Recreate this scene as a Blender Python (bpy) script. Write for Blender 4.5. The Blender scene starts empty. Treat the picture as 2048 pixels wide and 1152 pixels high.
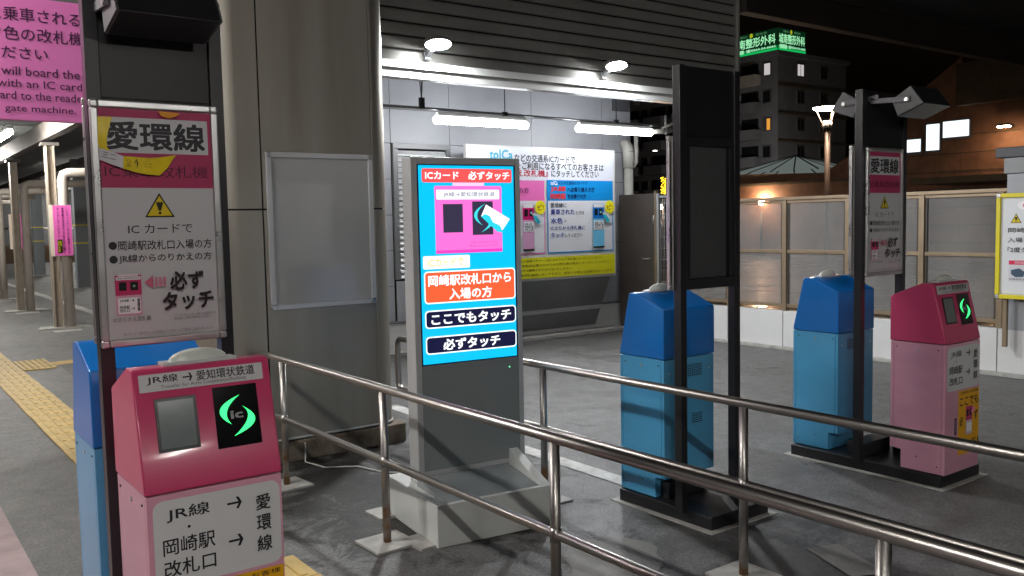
import bpy, math, random
from mathutils import Matrix, Vector
random.seed(7)
S = bpy.context.scene
COL = S.collection
PI = math.pi

# ------------------------------------------------------------------ camera, sky, exposure
cam_d = bpy.data.cameras.new('camera'); cam = bpy.data.objects.new('camera', cam_d); COL.objects.link(cam)
R = ((0.8032795, -0.5952665, -0.0199961), (-0.0598580, -0.0472810, -0.9970865), (0.5925868, 0.8021361, -0.0736113))
cam.matrix_world = Matrix(((R[0][0], -R[1][0], -R[2][0], 0.0),
                           (R[0][1], -R[1][1], -R[2][1], 0.0),
                           (R[0][2], -R[1][2], -R[2][2], 1.6),
                           (0, 0, 0, 1)))
cam_d.sensor_width = 36.0
cam_d.lens = 36.0 * 1777.19 / 2048.0
cam_d.clip_start = 0.05
cam_d.clip_end = 600.0
S.camera = cam
w = bpy.data.worlds.new('World'); S.world = w; w.use_nodes = True
nt = w.node_tree
bg = nt.nodes['Background']
sky = nt.nodes.new('ShaderNodeTexSky'); sky.sky_type = 'NISHITA'; sky.sun_disc = False
sky.sun_elevation = math.radians(-3.5); sky.sun_rotation = math.radians(200)
nt.links.new(sky.outputs['Color'], bg.inputs['Color'])
bg.inputs['Strength'].default_value = 0.05
S.view_settings.view_transform = 'Standard'
S.view_settings.look = 'None'
S.view_settings.exposure = 0.5
S.view_settings.gamma = 1.0
S.view_settings.use_curve_mapping = False
S.render.engine = 'CYCLES'
S.cycles.use_denoising = True
S.cycles.max_bounces = 6
S.cycles.diffuse_bounces = 3
S.cycles.glossy_bounces = 3
S.cycles.transmission_bounces = 4
S.cycles.transparent_max_bounces = 10
S.cycles.sample_clamp_indirect = 4.0
S.cycles.caustics_reflective = False
S.cycles.caustics_refractive = False

# ------------------------------------------------------------------ materials
def lin(c):
    f = lambda v: v / 12.92 if v <= 0.04045 else ((v + 0.055) / 1.055) ** 2.4
    return tuple(f(v / 255.0) for v in c) + (1.0,)

MATS = {}
def mat(name, col, rough=0.5, metal=0.0, noise=0.0, nscale=6.0, bump=0.0, bscale=80.0, coat=0.0, rvar=0.0,
        stretch=(1, 1, 1), spec=0.5, alt=None):
    """procedural surface: base colour broken by two noise octaves, roughness variation and fine relief"""
    if name in MATS: return MATS[name]
    m = bpy.data.materials.new(name); m.use_nodes = True
    n = m.node_tree.nodes; l = m.node_tree.links; b = n['Principled BSDF']
    b.inputs['Base Color'].default_value = tuple(col) + (1,) if len(col) == 3 else col
    b.inputs['Roughness'].default_value = rough; b.inputs['Metallic'].default_value = metal
    b.inputs['Coat Weight'].default_value = coat; b.inputs['Coat Roughness'].default_value = 0.08
    b.inputs['Specular IOR Level'].default_value = spec
    if noise or bump or rvar:
        tc = n.new('ShaderNodeTexCoord'); mp = n.new('ShaderNodeMapping'); l.new(tc.outputs['Object'], mp.inputs[0])
        mp.inputs['Scale'].default_value = stretch
        nz = n.new('ShaderNodeTexNoise'); nz.inputs['Scale'].default_value = nscale; nz.inputs['Detail'].default_value = 6
        nz.inputs['Roughness'].default_value = 0.62
        l.new(mp.outputs[0], nz.inputs['Vector'])
        if noise:
            cr = n.new('ShaderNodeValToRGB')
            c = col[:3]
            a2 = alt[:3] if alt else tuple(v * (1 - noise) for v in c)
            cr.color_ramp.elements[0].position = 0.32; cr.color_ramp.elements[0].color = a2 + (1,)
            cr.color_ramp.elements[1].position = 0.66; cr.color_ramp.elements[1].color = tuple(min(1, v * (1 + noise * .5)) for v in c) + (1,)
            l.new(nz.outputs['Fac'], cr.inputs['Fac']); l.new(cr.outputs['Color'], b.inputs['Base Color'])
        if rvar:
            mr = n.new('ShaderNodeMapRange'); mr.inputs['To Min'].default_value = max(0.02, rough - rvar)
            mr.inputs['To Max'].default_value = min(1, rough + rvar)
            mr.inputs['From Min'].default_value = .3; mr.inputs['From Max'].default_value = .7
            l.new(nz.outputs['Fac'], mr.inputs['Value']); l.new(mr.outputs[0], b.inputs['Roughness'])
        if bump:
            n2 = n.new('ShaderNodeTexNoise'); n2.inputs['Scale'].default_value = bscale; n2.inputs['Detail'].default_value = 4
            l.new(mp.outputs[0], n2.inputs['Vector'])
            bp = n.new('ShaderNodeBump'); bp.inputs['Strength'].default_value = bump; bp.inputs['Distance'].default_value = 0.004
            l.new(n2.outputs['Fac'], bp.inputs['Height']); l.new(bp.outputs['Normal'], b.inputs['Normal'])
    MATS[name] = m
    return m

def emit(name, col, strength):
    if name in MATS: return MATS[name]
    m = bpy.data.materials.new(name); m.use_nodes = True
    b = m.node_tree.nodes['Principled BSDF']
    b.inputs['Base Color'].default_value = (.02, .02, .02, 1)
    b.inputs['Roughness'].default_value = 0.10
    b.inputs['Emission Color'].default_value = tuple(col[:3]) + (1,)
    b.inputs['Emission Strength'].default_value = strength
    MATS[name] = m
    return m

def ink(rgb, gloss=0.35, e=0.0):
    """flat printed colour given as 0-255 sRGB; e > 0 for pixels of a lit display"""
    k = 'print_%02x%02x%02x_%d_%d' % (*rgb, int(gloss * 100), int(e * 100))
    if e > 0: return emit(k, lin(rgb), e)
    return mat(k, lin(rgb), max(gloss, .38), spec=.3)

def asphalt():
    m = bpy.data.materials.new('asphalt'); m.use_nodes = True
    n = m.node_tree.nodes; l = m.node_tree.links; b = n['Principled BSDF']
    tc = n.new('ShaderNodeTexCoord')
    def nz(s, d=5, r=.6, dist=0.0):
        t = n.new('ShaderNodeTexNoise'); t.inputs['Scale'].default_value = s; t.inputs['Detail'].default_value = d
        t.inputs['Roughness'].default_value = r; t.inputs['Distortion'].default_value = dist
        l.new(tc.outputs['Object'], t.inputs['Vector']); return t
    def ramp(src, p0, c0, p1, c1):
        r_ = n.new('ShaderNodeValToRGB'); e = r_.color_ramp.elements
        e[0].position = p0; e[0].color = c0; e[1].position = p1; e[1].color = c1
        l.new(src, r_.inputs['Fac']); return r_
    big = nz(0.55, 6, .62, .8); fine = nz(62, 3, .75); stain = nz(1.5, 7, .68, 1.4)
    base = ramp(big.outputs['Fac'], .35, (.155, .153, .151, 1), .68, (.195, .193, .191, 1))
    st = ramp(stain.outputs['Fac'], .38, (.62, .61, .60, 1), .56, (1, 1, 1, 1))
    gr = ramp(fine.outputs['Fac'], .36, (.50, .50, .50, 1), .66, (1.35, 1.35, 1.35, 1))
    def mul(a, c, f):
        x = n.new('ShaderNodeMix'); x.data_type = 'RGBA'; x.blend_type = 'MULTIPLY'; x.inputs['Factor'].default_value = f
        l.new(a, x.inputs['A']); l.new(c, x.inputs['B']); return x.outputs['Result']
    mid = nz(9, 6, .7, .5); mdr = ramp(mid.outputs['Fac'], .36, (.68, .67, .66, 1), .62, (1.1, 1.1, 1.1, 1))
    o = mul(mul(mul(base.outputs['Color'], st.outputs['Color'], .75), mdr.outputs['Color'], .8), gr.outputs['Color'], .85)
    l.new(o, b.inputs['Base Color']); b.inputs['Specular IOR Level'].default_value = .4
    rr = ramp(stain.outputs['Fac'], .35, (.42, .42, .42, 1), .7, (.68, .68, .68, 1))
    l.new(rr.outputs['Color'], b.inputs['Roughness'])
    def stained(src, cx, cy, rad, sc, p0, p1, dark, dist):
        mp = n.new('ShaderNodeMapping'); mp.inputs['Location'].default_value = (-cx / rad, -cy / (rad * 1.5), 0); mp.inputs['Scale'].default_value = (1 / rad, 1 / (rad * 1.5), 1)
        l.new(tc.outputs['Object'], mp.inputs[0])
        gs = n.new('ShaderNodeTexGradient'); gs.gradient_type = 'SPHERICAL'; l.new(mp.outputs[0], gs.inputs[0])
        t = nz(sc, 7, .72, dist)
        ad = n.new('ShaderNodeMath'); ad.operation = 'MULTIPLY_ADD'; ad.inputs[1].default_value = .38; l.new(gs.outputs['Fac'], ad.inputs[0]); l.new(t.outputs['Fac'], ad.inputs[2])
        rp = ramp(ad.outputs[0], p0, (1, 1, 1, 1), p1, dark)
        return mul(src, rp.outputs['Color'], 1.0)
    o = stained(o, 2.55, 4.75, 1.35, 3.2, .60, .72, (.20, .19, .18, 1), .7)
    o = stained(o, 3.5, 2.6, 1.0, 2.0, .66, .80, (.35, .34, .33, 1), .6)
    l.new(o, b.inputs['Base Color'])
    bp = n.new('ShaderNodeBump'); bp.inputs['Strength'].default_value = .8; bp.inputs['Distance'].default_value = .005
    l.new(fine.outputs['Fac'], bp.inputs['Height']); l.new(bp.outputs['Normal'], b.inputs['Normal'])
    return m

def frosted():
    m = bpy.data.materials.new('frosted_polycarbonate'); m.use_nodes = True
    n = m.node_tree.nodes; l = m.node_tree.links; b = n['Principled BSDF']; out = n['Material Output']
    b.inputs['Base Color'].default_value = (.24, .25, .27, 1); b.inputs['Roughness'].default_value = .28
    tc = n.new('ShaderNodeTexCoord'); t = n.new('ShaderNodeTexNoise'); t.inputs['Scale'].default_value = 5; t.inputs['Detail'].default_value = 5
    mp = n.new('ShaderNodeMapping'); mp.inputs['Scale'].default_value = (.5, .5, .16)
    l.new(tc.outputs['Object'], mp.inputs[0]); l.new(mp.outputs[0], t.inputs['Vector'])
    cr = n.new('ShaderNodeValToRGB'); e = cr.color_ramp.elements
    e[0].position = .3; e[0].color = (.46, .46, .46, 1); e[1].position = .7; e[1].color = (.72, .71, .69, 1)
    l.new(t.outputs['Fac'], cr.inputs['Fac']); l.new(cr.outputs['Color'], b.inputs['Base Color'])
    rf = n.new('ShaderNodeBsdfRefraction'); rf.inputs['IOR'].default_value = 1.02; rf.inputs['Roughness'].default_value = .07
    mx = n.new('ShaderNodeMixShader'); mx.inputs[0].default_value = .70
    l.new(b.outputs[0], mx.inputs[1]); l.new(rf.outputs[0], mx.inputs[2]); l.new(mx.outputs[0], out.inputs['Surface'])
    return m

M = dict(
    asphalt=asphalt(), frost=frosted(),
    steel=mat('brushed_stainless_steel', (.43, .405, .385), .36, 1.0, .04, 3, .015, 60, rvar=.03, stretch=(6, .3, 6)),
    clad=mat('satin_steel_cladding', (.37, .35, .31), .42, .60, .05, 1.6, .03, 40, rvar=.06, stretch=(3.2, 3.2, .22), alt=(.325, .295, .245)),
    seam=mat('dark_joint', (.02, .018, .016), .8),
    conc=mat('rough_concrete', (.20, .185, .165), .85, 0, .45, 5, .6, 45),
    conc_lt=mat('pale_concrete_pad', (.42, .41, .385), .75, 0, .28, 11, .35, 60),
    white_wall=mat('white_painted_wall', (.66, .66, .66), .5, 0, .08, 1.5, .05, 30),
    wallp=mat('pale_grey_wall_panel', (.36, .37, .40), .42, 0, .10, 1.2, .03, 30, rvar=.06),
    slat=mat('grey_spandrel_metal', (.30, .29, .27), .38, .35, .16, 2.5, .02, 30, rvar=.08),
    trim=mat('white_metal_trim', (.62, .62, .60), .35, 0, .06, 4),
    grey_metal=mat('grey_painted_metal', (.20, .205, .21), .4, .2, .1, 3),
    black=mat('black_painted_steel', (.014, .014, .016), .34, 0, .06, 4, spec=.5),
    panel_black=mat('black_satin_panel', (.010, .010, .011), .40, 0, .25, 1.5),
    panel_grey=mat('grey_backing_board', (.055, .056, .058), .6, 0, .12, 30),
    alu=mat('anodised_aluminium', (.62, .62, .62), .3, .9, .06, 8, rvar=.05),
    alu_dull=mat('white_aluminium_frame', (.60, .61, .62), .35, .25, .05, 8),
    pink=mat('magenta_gloss_paint', (.60, .055, .155), .30, 0, .03, 3, .03, 300, coat=.35),
    pink_lt=mat('pale_pink_paint', (.69, .33, .44), .30, 0, .14, 1.6, .03, 300, stretch=(1, 1, 2.2), coat=.35),
    blue=mat('blue_gloss_paint', (.003, .165, .56), .30, 0, .03, 3, .03, 300, coat=.35),
    blue_lt=mat('light_blue_paint', (.085, .39, .68), .28, 0, .14, 1.6, .03, 300, stretch=(1, 1, 2.2), coat=.4),
    lens=mat('milky_white_plastic', (.62, .66, .60), .3, 0, .05, 20),
    lcd=mat('unlit_lcd_glass', (.16, .19, .19), .12, 0, .1, 20),
    glassblk=mat('black_gloss_glass', (.006, .006, .007), .08),
    kiosk=mat('grey_kiosk_metal', (.47, .48, .49), .36, .15, .05, 5),
    kiosk_lt=mat('pale_kiosk_base', (.60, .62, .60), .36, 0, .07, 4),
    kglass=mat('dark_kiosk_glass', (.24, .265, .27), .13, 0, .06, 2),
    bezel=mat('screen_bezel', (.008, .012, .05), .1),
    tan=mat('bronze_aluminium_frame', (.30, .225, .15), .4, .4, .12, 6, rvar=.06),
    brown_door=mat('brown_steel_door', (.085, .07, .062), .45, .1, .2, 3),
    galv=mat('galvanised_wire', (.50, .50, .50), .4, .5),
    pipe=mat('ivory_plastic_pipe', (.56, .55, .50), .42, 0, .12, 6),
    cream=mat('cream_painted_steel', (.60, .545, .48), .42, 0, .14, 3, .04, 40),
    flange=mat('cream_flange_weathered', (.46, .39, .31), .36, .1, .2, 4),
    canopy=mat('grey_green_roof_deck', (.085, .09, .085), .75, 0, .25, 2),
    beam=mat('dusty_painted_beam', (.10, .09, .08), .6, 0, .3, 3),
    dark_beam=mat('dark_bronze_beam', (.022, .016, .013), .6, 0, .3, 2),
    roof_under=mat('dark_roof_underside', (.006, .006, .007), .9, 0, .2, 2),  # even near-black colour for the canopy underside
    tact=mat('yellow_tactile_tile', (.60, .42, .14), .55, 0, .25, 3, .3, 90),
    yline=mat('worn_yellow_paint', (.62, .40, .08), .6, 0, .35, 9),
    wline=mat('worn_white_paint', (.50, .49, .47), .6, 0, .38, 7, .2, 80),
    pinkfloor=mat('pink_platform_paving', (.44, .335, .345), .7, 0, .22, 4, .5, 70),
    brick=mat('orange_brown_brick', (.20, .105, .065), .8, 0, .3, 2),
    darkbrick=mat('dark_olive_brick', (.09, .07, .045), .85, 0, .3, 2),
    apart=mat('dark_apartment_render', (.15, .16, .18), .85, 0, .25, .3),
    apart_lt=mat('pale_balcony_front', (.36, .34, .31), .8, 0, .2, .5),
    dglass=mat('dark_window_glass', (.012, .014, .018), .06),
    slate=mat('grey_slate_eave', (.10, .10, .11), .6),
    cable=mat('white_cable_sheath', (.55, .54, .50), .45),
    yframe=mat('yellow_frame_plastic', (.78, .66, .03), .35),
    grass_dark=mat('outer_car_park_asphalt', (.07, .07, .072), .22, 0, .35, .8, .2, 30, rvar=.14),
)
def rusty_steel():
    m = M['steel'].copy(); m.name = 'stainless_post_with_rust'; n = m.node_tree.nodes; l = m.node_tree.links; b = n['Principled BSDF']
    tc = n.new('ShaderNodeTexCoord'); sp = n.new('ShaderNodeSeparateXYZ'); l.new(tc.outputs['Object'], sp.inputs[0])
    mr = n.new('ShaderNodeMapRange'); mr.inputs['From Min'].default_value = .0; mr.inputs['From Max'].default_value = .42; mr.inputs['To Min'].default_value = .30; mr.inputs['To Max'].default_value = -.25
    l.new(sp.outputs['Z'], mr.inputs['Value'])
    t = n.new('ShaderNodeTexNoise'); t.inputs['Scale'].default_value = 9; t.inputs['Detail'].default_value = 6; l.new(tc.outputs['Object'], t.inputs['Vector'])
    ad = n.new('ShaderNodeMath'); ad.operation = 'ADD'; l.new(mr.outputs[0], ad.inputs[0]); l.new(t.outputs['Fac'], ad.inputs[1])
    cr = n.new('ShaderNodeValToRGB'); cr.color_ramp.elements[0].position = .55; cr.color_ramp.elements[0].color = (0, 0, 0, 1); cr.color_ramp.elements[1].position = .72; cr.color_ramp.elements[1].color = (1, 1, 1, 1)
    l.new(ad.outputs[0], cr.inputs['Fac'])
    src = b.inputs['Base Color'].links[0].from_socket
    mx = n.new('ShaderNodeMix'); mx.data_type = 'RGBA'; l.new(cr.outputs['Color'], mx.inputs['Factor']); l.new(src, mx.inputs['A']); mx.inputs['B'].default_value = (.23, .12, .05, 1)
    l.new(mx.outputs['Result'], b.inputs['Base Color'])
    iv = n.new('ShaderNodeMath'); iv.operation = 'MULTIPLY_ADD'; iv.inputs[1].default_value = -.8; iv.inputs[2].default_value = 1.0; l.new(cr.outputs['Color'], iv.inputs[0]); l.new(iv.outputs[0], b.inputs['Metallic'])
    return m
M['post_steel'] = rusty_steel()
M['tube'] = emit('fluorescent_tube_glow', (.96, .98, 1.0), 34.0)
M['flood'] = emit('floodlight_glow', (.95, .98, 1.0), 680.0)
M['platlamp'] = emit('platform_tube_glow', (1.0, .965, .91), 190.0)
M['green_led'] = emit('green_led_crescent', (.045, 1.0, .22), 1.35)
M['green_dot'] = emit('green_led_dot', (.1, 1.0, .35), 2.0)
M['win_white'] = emit('lit_white_window', (.85, .95, 1.0), 1.1)
M['win_dim'] = emit('lit_dim_window', (.85, .78, .80), .45)
M['win_warm'] = emit('lit_orange_window', (1.0, .42, .06), .55)
M['sodium'] = emit('sodium_lamp_glow', (1.0, .72, .50), 150.0)
M['sodium_small'] = emit('distant_sodium_glow', (1.0, .68, .42), 420.0)
M['added_white'] = emit('added_white_lamp_glow', (1.0, .94, .86), 330.0)  # glow of the unseen lamp added at the apartment block
M['yellow_lights'] = emit('yellow_string_light_glow', (1.0, .58, .02), 4.5)
M['skyl'] = emit('glass_roof_lit_from_within', (.55, .66, .62), .14)

# ------------------------------------------------------------------ mesh helpers
class MB:
    def __init__(s): s.v = []; s.f = []; s.sm = []; s.mi = []; s.cur = 0
    def add(s, vs, fs, smooth=False):
        o = len(s.v); s.v += [tuple(p) for p in vs]
        for f in fs: s.f.append(tuple(i + o for i in f)); s.sm.append(smooth); s.mi.append(s.cur)
        return s
    def box(s, x0, x1, y0, y1, z0, z1):
        vs = [(x, y, z) for z in (z0, z1) for y in (y0, y1) for x in (x0, x1)]
        return s.add(vs, [(0, 2, 3, 1), (4, 5, 7, 6), (0, 1, 5, 4), (2, 6, 7, 3), (0, 4, 6, 2), (1, 3, 7, 5)])
    def prism_x(s, prof, x0, x1):            # profile of (y, z), counter-clockwise seen from -x
        n = len(prof); vs = [(x0, y, z) for y, z in prof] + [(x1, y, z) for y, z in prof]
        fs = [tuple(range(n))[::-1], tuple(range(n, 2 * n))] + [(i, (i + 1) % n, (i + 1) % n + n, i + n) for i in range(n)]
        return s.add(vs, fs)
    def prism_z(s, prof, z0, z1, smooth=False):
        n = len(prof); vs = [(x, y, z0) for x, y in prof] + [(x, y, z1) for x, y in prof]
        s.add(vs, [tuple(range(n))[::-1], tuple(range(n, 2 * n))])
        o = len(s.v) - 2 * n
        for i in range(n):
            s.f.append((o + i, o + (i + 1) % n, o + (i + 1) % n + n, o + i + n)); s.sm.append(smooth); s.mi.append(s.cur)
        return s
    def tube(s, pts, r, seg=14, caps=True):
        pts = [Vector(p) for p in pts]; n = len(pts); rings = []
        up = None
        for i, p in enumerate(pts):
            d = ((pts[min(i + 1, n - 1)] - p).normalized() + (p - pts[max(i - 1, 0)]).normalized()) if 0 < i < n - 1 else \
                (pts[1] - pts[0] if i == 0 else pts[-1] - pts[-2])
            d.normalize()
            if up is None: up = d.orthogonal().normalized()
            up = (up - d * up.dot(d)).normalized(); sd = d.cross(up)
            k = 1.0
            if 0 < i < n - 1:
                c = (pts[i + 1] - p).normalized().dot((p - pts[i - 1]).normalized()); k = 1 / max(.5, math.sqrt((1 + c) / 2))
            rr = r[i] if isinstance(r, (list, tuple)) else r
            rings.append([p + (up * math.cos(2 * PI * j / seg) + sd * math.sin(2 * PI * j / seg)) * rr for j in range(seg)])
        vs = [q for ring in rings for q in ring]
        fs = [(i * seg + j, i * seg + (j + 1) % seg, (i + 1) * seg + (j + 1) % seg, (i + 1) * seg + j) for i in range(n - 1) for j in range(seg)]
        s.add(vs, fs, True)
        if caps:
            o = len(s.v) - len(vs)
            s.f.append(tuple(o + j for j in range(seg))[::-1]); s.sm.append(False); s.mi.append(s.cur)
            s.f.append(tuple(o + (n - 1) * seg + j for j in range(seg))); s.sm.append(False); s.mi.append(s.cur)
        return s
    def quad(s, a, b, c, d): return s.add([a, b, c, d], [(0, 1, 2, 3)])
    def dome(s, c, rx, ry, rz, seg=16, rings=5):
        vs = []; fs = []
        for i in range(rings):
            t = PI / 2 * i / rings
            for j in range(seg):
                a = 2 * PI * j / seg; vs.append((c[0] + rx * math.cos(t) * math.cos(a), c[1] + ry * math.cos(t) * math.sin(a), c[2] + rz * math.sin(t)))
        vs.append((c[0], c[1], c[2] + rz)); k = len(vs) - 1
        for i in range(rings - 1):
            for j in range(seg): fs.append((i * seg + j, i * seg + (j + 1) % seg, (i + 1) * seg + (j + 1) % seg, (i + 1) * seg + j))
        for j in range(seg): fs.append(((rings - 1) * seg + j, (rings - 1) * seg + (j + 1) % seg, k))
        return s.add(vs, fs, True)
    def build(s, name, m, parent=None, bevel=0.0, loc=None, kind=None, label=None):
        me = bpy.data.meshes.new(name); me.from_pydata(s.v, [], s.f)
        for i, p in enumerate(me.polygons): p.use_smooth = s.sm[i]; p.material_index = s.mi[i]
        for mm in (m if isinstance(m, (list, tuple)) else [m]): me.materials.append(mm)
        me.update()
        o = bpy.data.objects.new(name, me); COL.objects.link(o)
        if parent: o.parent = parent
        if loc: o.location = loc
        if bevel:
            b = o.modifiers.new('bevel', 'BEVEL'); b.width = bevel; b.segments = 2; b.limit_method = 'ANGLE'; b.angle_limit = math.radians(35)
            b.harden_normals = True
            for p in me.polygons: p.use_smooth = True
        if kind: o['kind'] = kind
        if label: o['label'] = label
        return o

def tag(o, label, cat, group=None):
    o['label'] = label; o['category'] = cat
    if group: o['group'] = group
    return o
def thing(name, label, cat, loc=(0, 0, 0), rz=0.0, group=None):
    o = bpy.data.objects.new(name, None); COL.objects.link(o); o.empty_display_size = .2
    o.location = loc; o.rotation_euler = (0, 0, rz)
    return tag(o, label, cat, group)
def copy_tree(o, parent=None):
    c = o.copy(); COL.objects.link(c)
    if parent: c.parent = parent
    for ch in list(o.children): copy_tree(ch, c)
    return c
def struct(name, mb, m, **k):
    o = mb.build(name, m, **k); o['kind'] = 'structure'; return o
def inst(me, name, parent, loc):
    o = bpy.data.objects.new(name, me); COL.objects.link(o); o.parent = parent; o.location = loc; return o

# ------------------------------------------------------------------ print on flat sheets
TCACHE = {}
def glyphs(s, bold):
    k = (s, round(bold, 4))
    if k in TCACHE: return TCACHE[k]
    c = bpy.data.curves.new('txt', 'FONT'); c.body = s; c.offset = bold; c.resolution_u = 2; c.space_line = .95
    o = bpy.data.objects.new('txt', c)
    me = bpy.data.meshes.new_from_object(o)
    vs = [(v.co.x, v.co.y) for v in me.vertices]; fs = [tuple(p.vertices) for p in me.polygons]
    bpy.data.objects.remove(o); bpy.data.curves.remove(c); bpy.data.meshes.remove(me)
    TCACHE[k] = (vs, fs); return TCACHE[k]

class Print:
    """flat artwork in (u, v) metres on a plane; layers lie a fraction of a millimetre above each other"""
    def __init__(s, gloss=.35, e=0.0, step=.0005): s.items = []; s.g = gloss; s.e = e; s.step = step; s.n = 0
    def poly(s, pts, c, e=None):
        s.n += 1; s.items.append((pts, [tuple(range(len(pts)))], c, s.n, e)); return s
    def rect(s, x0, y0, x1, y1, c, e=None): return s.poly([(x0, y0), (x1, y0), (x1, y1), (x0, y1)], c, e)
    def rr(s, x0, y0, x1, y1, r, c, e=None):
        p = []
        for cx, cy, a in ((x1 - r, y0 + r, -90), (x1 - r, y1 - r, 0), (x0 + r, y1 - r, 90), (x0 + r, y0 + r, 180)):
            for k in range(5): t = math.radians(a + k * 22.5); p.append((cx + r * math.cos(t), cy + r * math.sin(t)))
        return s.poly(p, c, e)
    def disc(s, cx, cy, r, c, ry=None, n=20): return s.poly([(cx + r * math.cos(2 * PI * k / n), cy + (ry or r) * math.sin(2 * PI * k / n)) for k in range(n)], c)
    def text(s, t, x0, y0, x1, y1, c, bold=0.0, rot=0.0, e=None):
        heavy = bold * .62; vs, fs = glyphs(t, 0.0)
        if not vs: return s
        a0 = min(v[0] for v in vs); a1 = max(v[0] for v in vs); b0 = min(v[1] for v in vs); b1 = max(v[1] for v in vs)
        sx = (x1 - x0) / max(1e-6, a1 - a0); sy = (y1 - y0) / max(1e-6, b1 - b0)
        p = [(x0 + (v[0] - a0) * sx, y0 + (v[1] - b0) * sy) for v in vs]
        if heavy > 0:            # heavier strokes: shifted copies of the glyphs
            q = []; g2 = []; dx, dy = heavy * .8 * sx, heavy * .8 * sy; nv = len(p)
            for k, (a, b) in enumerate(((1, 1), (-1, 1), (1, -1), (-1, -1), (0, 0))):
                q += [(x + a * dx, y + b * dy) for x, y in p]; g2 += [tuple(i + k * nv for i in f) for f in fs]
            p, fs = q, g2
        if rot:
            cx, cy = (x0 + x1) / 2, (y0 + y1) / 2; cr, sr = math.cos(rot), math.sin(rot)
            p = [(cx + (x - cx) * cr - (y - cy) * sr, cy + (x - cx) * sr + (y - cy) * cr) for x, y in p]
        s.n += 1; s.items.append((p, fs, c, s.n, e)); return s
    def arrow(s, x0, x1, y, t, c, h=None):
        h = h or t * 2.6
        s.rect(x0, y - t / 2, x1 - t * 1.1, y + t / 2, c)
        s.poly([(x1 - h, y + h), (x1 - h + t * 1.3, y + h), (x1, y), (x1 - h + t * 1.3, y - h), (x1 - h, y - h), (x1 - t * 1.3, y)], c); return s
    def tri_warn(s, cx, y0, y1, hw):
        s.poly([(cx - hw, y0), (cx + hw, y0), (cx, y1)], (40, 38, 20)); k = .84; m = y0 + (y1 - y0) * .06
        s.poly([(cx - hw * k, m), (cx + hw * k, m), (cx, y1 - (y1 - y0) * .12)], (212, 190, 30))
        h = y1 - y0
        s.poly([(cx - .012 * h / .08, y0 + h * .62), (cx - .004 * h / .08, y0 + h * .27), (cx + .004 * h / .08, y0 + h * .27), (cx + .012 * h / .08, y0 + h * .62)], (40, 38, 20))
        s.disc(cx, y0 + h * .17, h * .06, (40, 38, 20)); return s
    def build(s, name, parent, mtx, base=0.0):
        mb = MB(); mats = []; keys = {}
        for pts, fs, c, n, e in s.items:
            k = (c, e)
            if k not in keys:
                keys[k] = len(mats)
                mats.append(c if not isinstance(c, tuple) else ink(c, s.g, s.e if e is None else e))
            mb.cur = keys[k]
            nv = max(1, len(pts) // 5)
            mb.add([mtx @ Vector((x, y, base + (n + (min(i // nv, 4) * .12 if len(pts) > 60 else 0)) * s.step)) for i, (x, y) in enumerate(pts)], fs)
        return mb.build(name, mats, parent)

def front_mtx(y, x=0.0, z=0.0):       # u -> +x, v -> +z, outward = -y
    return Matrix(((1, 0, 0, x), (0, 0, -1, y), (0, 1, 0, z), (0, 0, 0, 1)))
def left_mtx(x, y=0.0, z=0.0):        # plane facing -x, u -> -y (rightwards seen from -x side)
    return Matrix(((0, 0, -1, x), (-1, 0, 0, y), (0, 1, 0, z), (0, 0, 0, 1)))

INK = (38, 38, 42)
PK = (178, 52, 100)

# ================================================================== GROUND
g = MB(); g.quad((-60, -40, 0), (9.1, -40, 0), (9.1, 90, 0), (-60, 90, 0))
struct('station_ground', g, M['asphalt'])
g = MB(); g.quad((9.1, -60, -.01), (300, -60, -.01), (300, 300, -.01), (9.1, 300, -.01)); g.quad((-200, 90, -.01), (9.1, 90, -.01), (9.1, 300, -.01), (-200, 300, -.01))
struct('outer_ground', g, M['grass_dark'])
g = MB(); g.quad((-6, -10, .004), (.60, -10, .004), (.60, 60, .004), (-6, 60, .004))
struct('pink_paving', g, M['pinkfloor'])
def patch(name, pts, m, z=.004):
    mb = MB(); mb.add([(x, y, z) for x, y in pts], [tuple(range(len(pts)))]); return struct(name, mb, m)
patch('white_floor_line', [(3.64, 3.3), (3.77, 3.3), (3.80, 6.9), (3.67, 6.9)], M['wline'])
patch('white_floor_line', [(3.60, 16), (3.78, 16), (3.98, 48), (3.80, 48)], M['wline'])
patch('yellow_floor_line', [(1.83, 11.70), (2.35, 11.85), (2.40, 12.15), (1.83, 12.02)], M['yline'], .008)
def blob(name, cx, cy, rx, ry, m, z, seed, rot=0.0, n=26, jag=.16):
    r_ = random.Random(seed); pts = []
    for k in range(n):
        a = 2 * PI * k / n; q = 1 + r_.uniform(-jag, jag) * .6
        x, y = rx * q * math.cos(a), ry * q * math.sin(a)
        pts.append((cx + x * math.cos(rot) - y * math.sin(rot), cy + x * math.sin(rot) + y * math.cos(rot)))
    return patch(name, pts, m, z)
M['damp'] = mat('dark_asphalt_repair', (.05, .049, .048), .5, 0, .4, 5, .4, 80)
M['repair'] = mat('pale_asphalt_repair', (.20, .195, .18), .7, 0, .25, 6, .4, 80)
blob('pale_ground_patch', 2.80, 3.02, .32, .22, M['repair'], .004, 3, .7)
patch('pale_ground_patch', [(3.60, 2.53), (3.77, 2.47), (3.62, 2.12), (3.46, 2.20)], M['repair'], .0068)
patch('dark_asphalt_strip', [(1.85, 10.2), (2.5, 10.6), (2.6, 12.2), (1.9, 12.0)], M['damp'], .0052)

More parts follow.
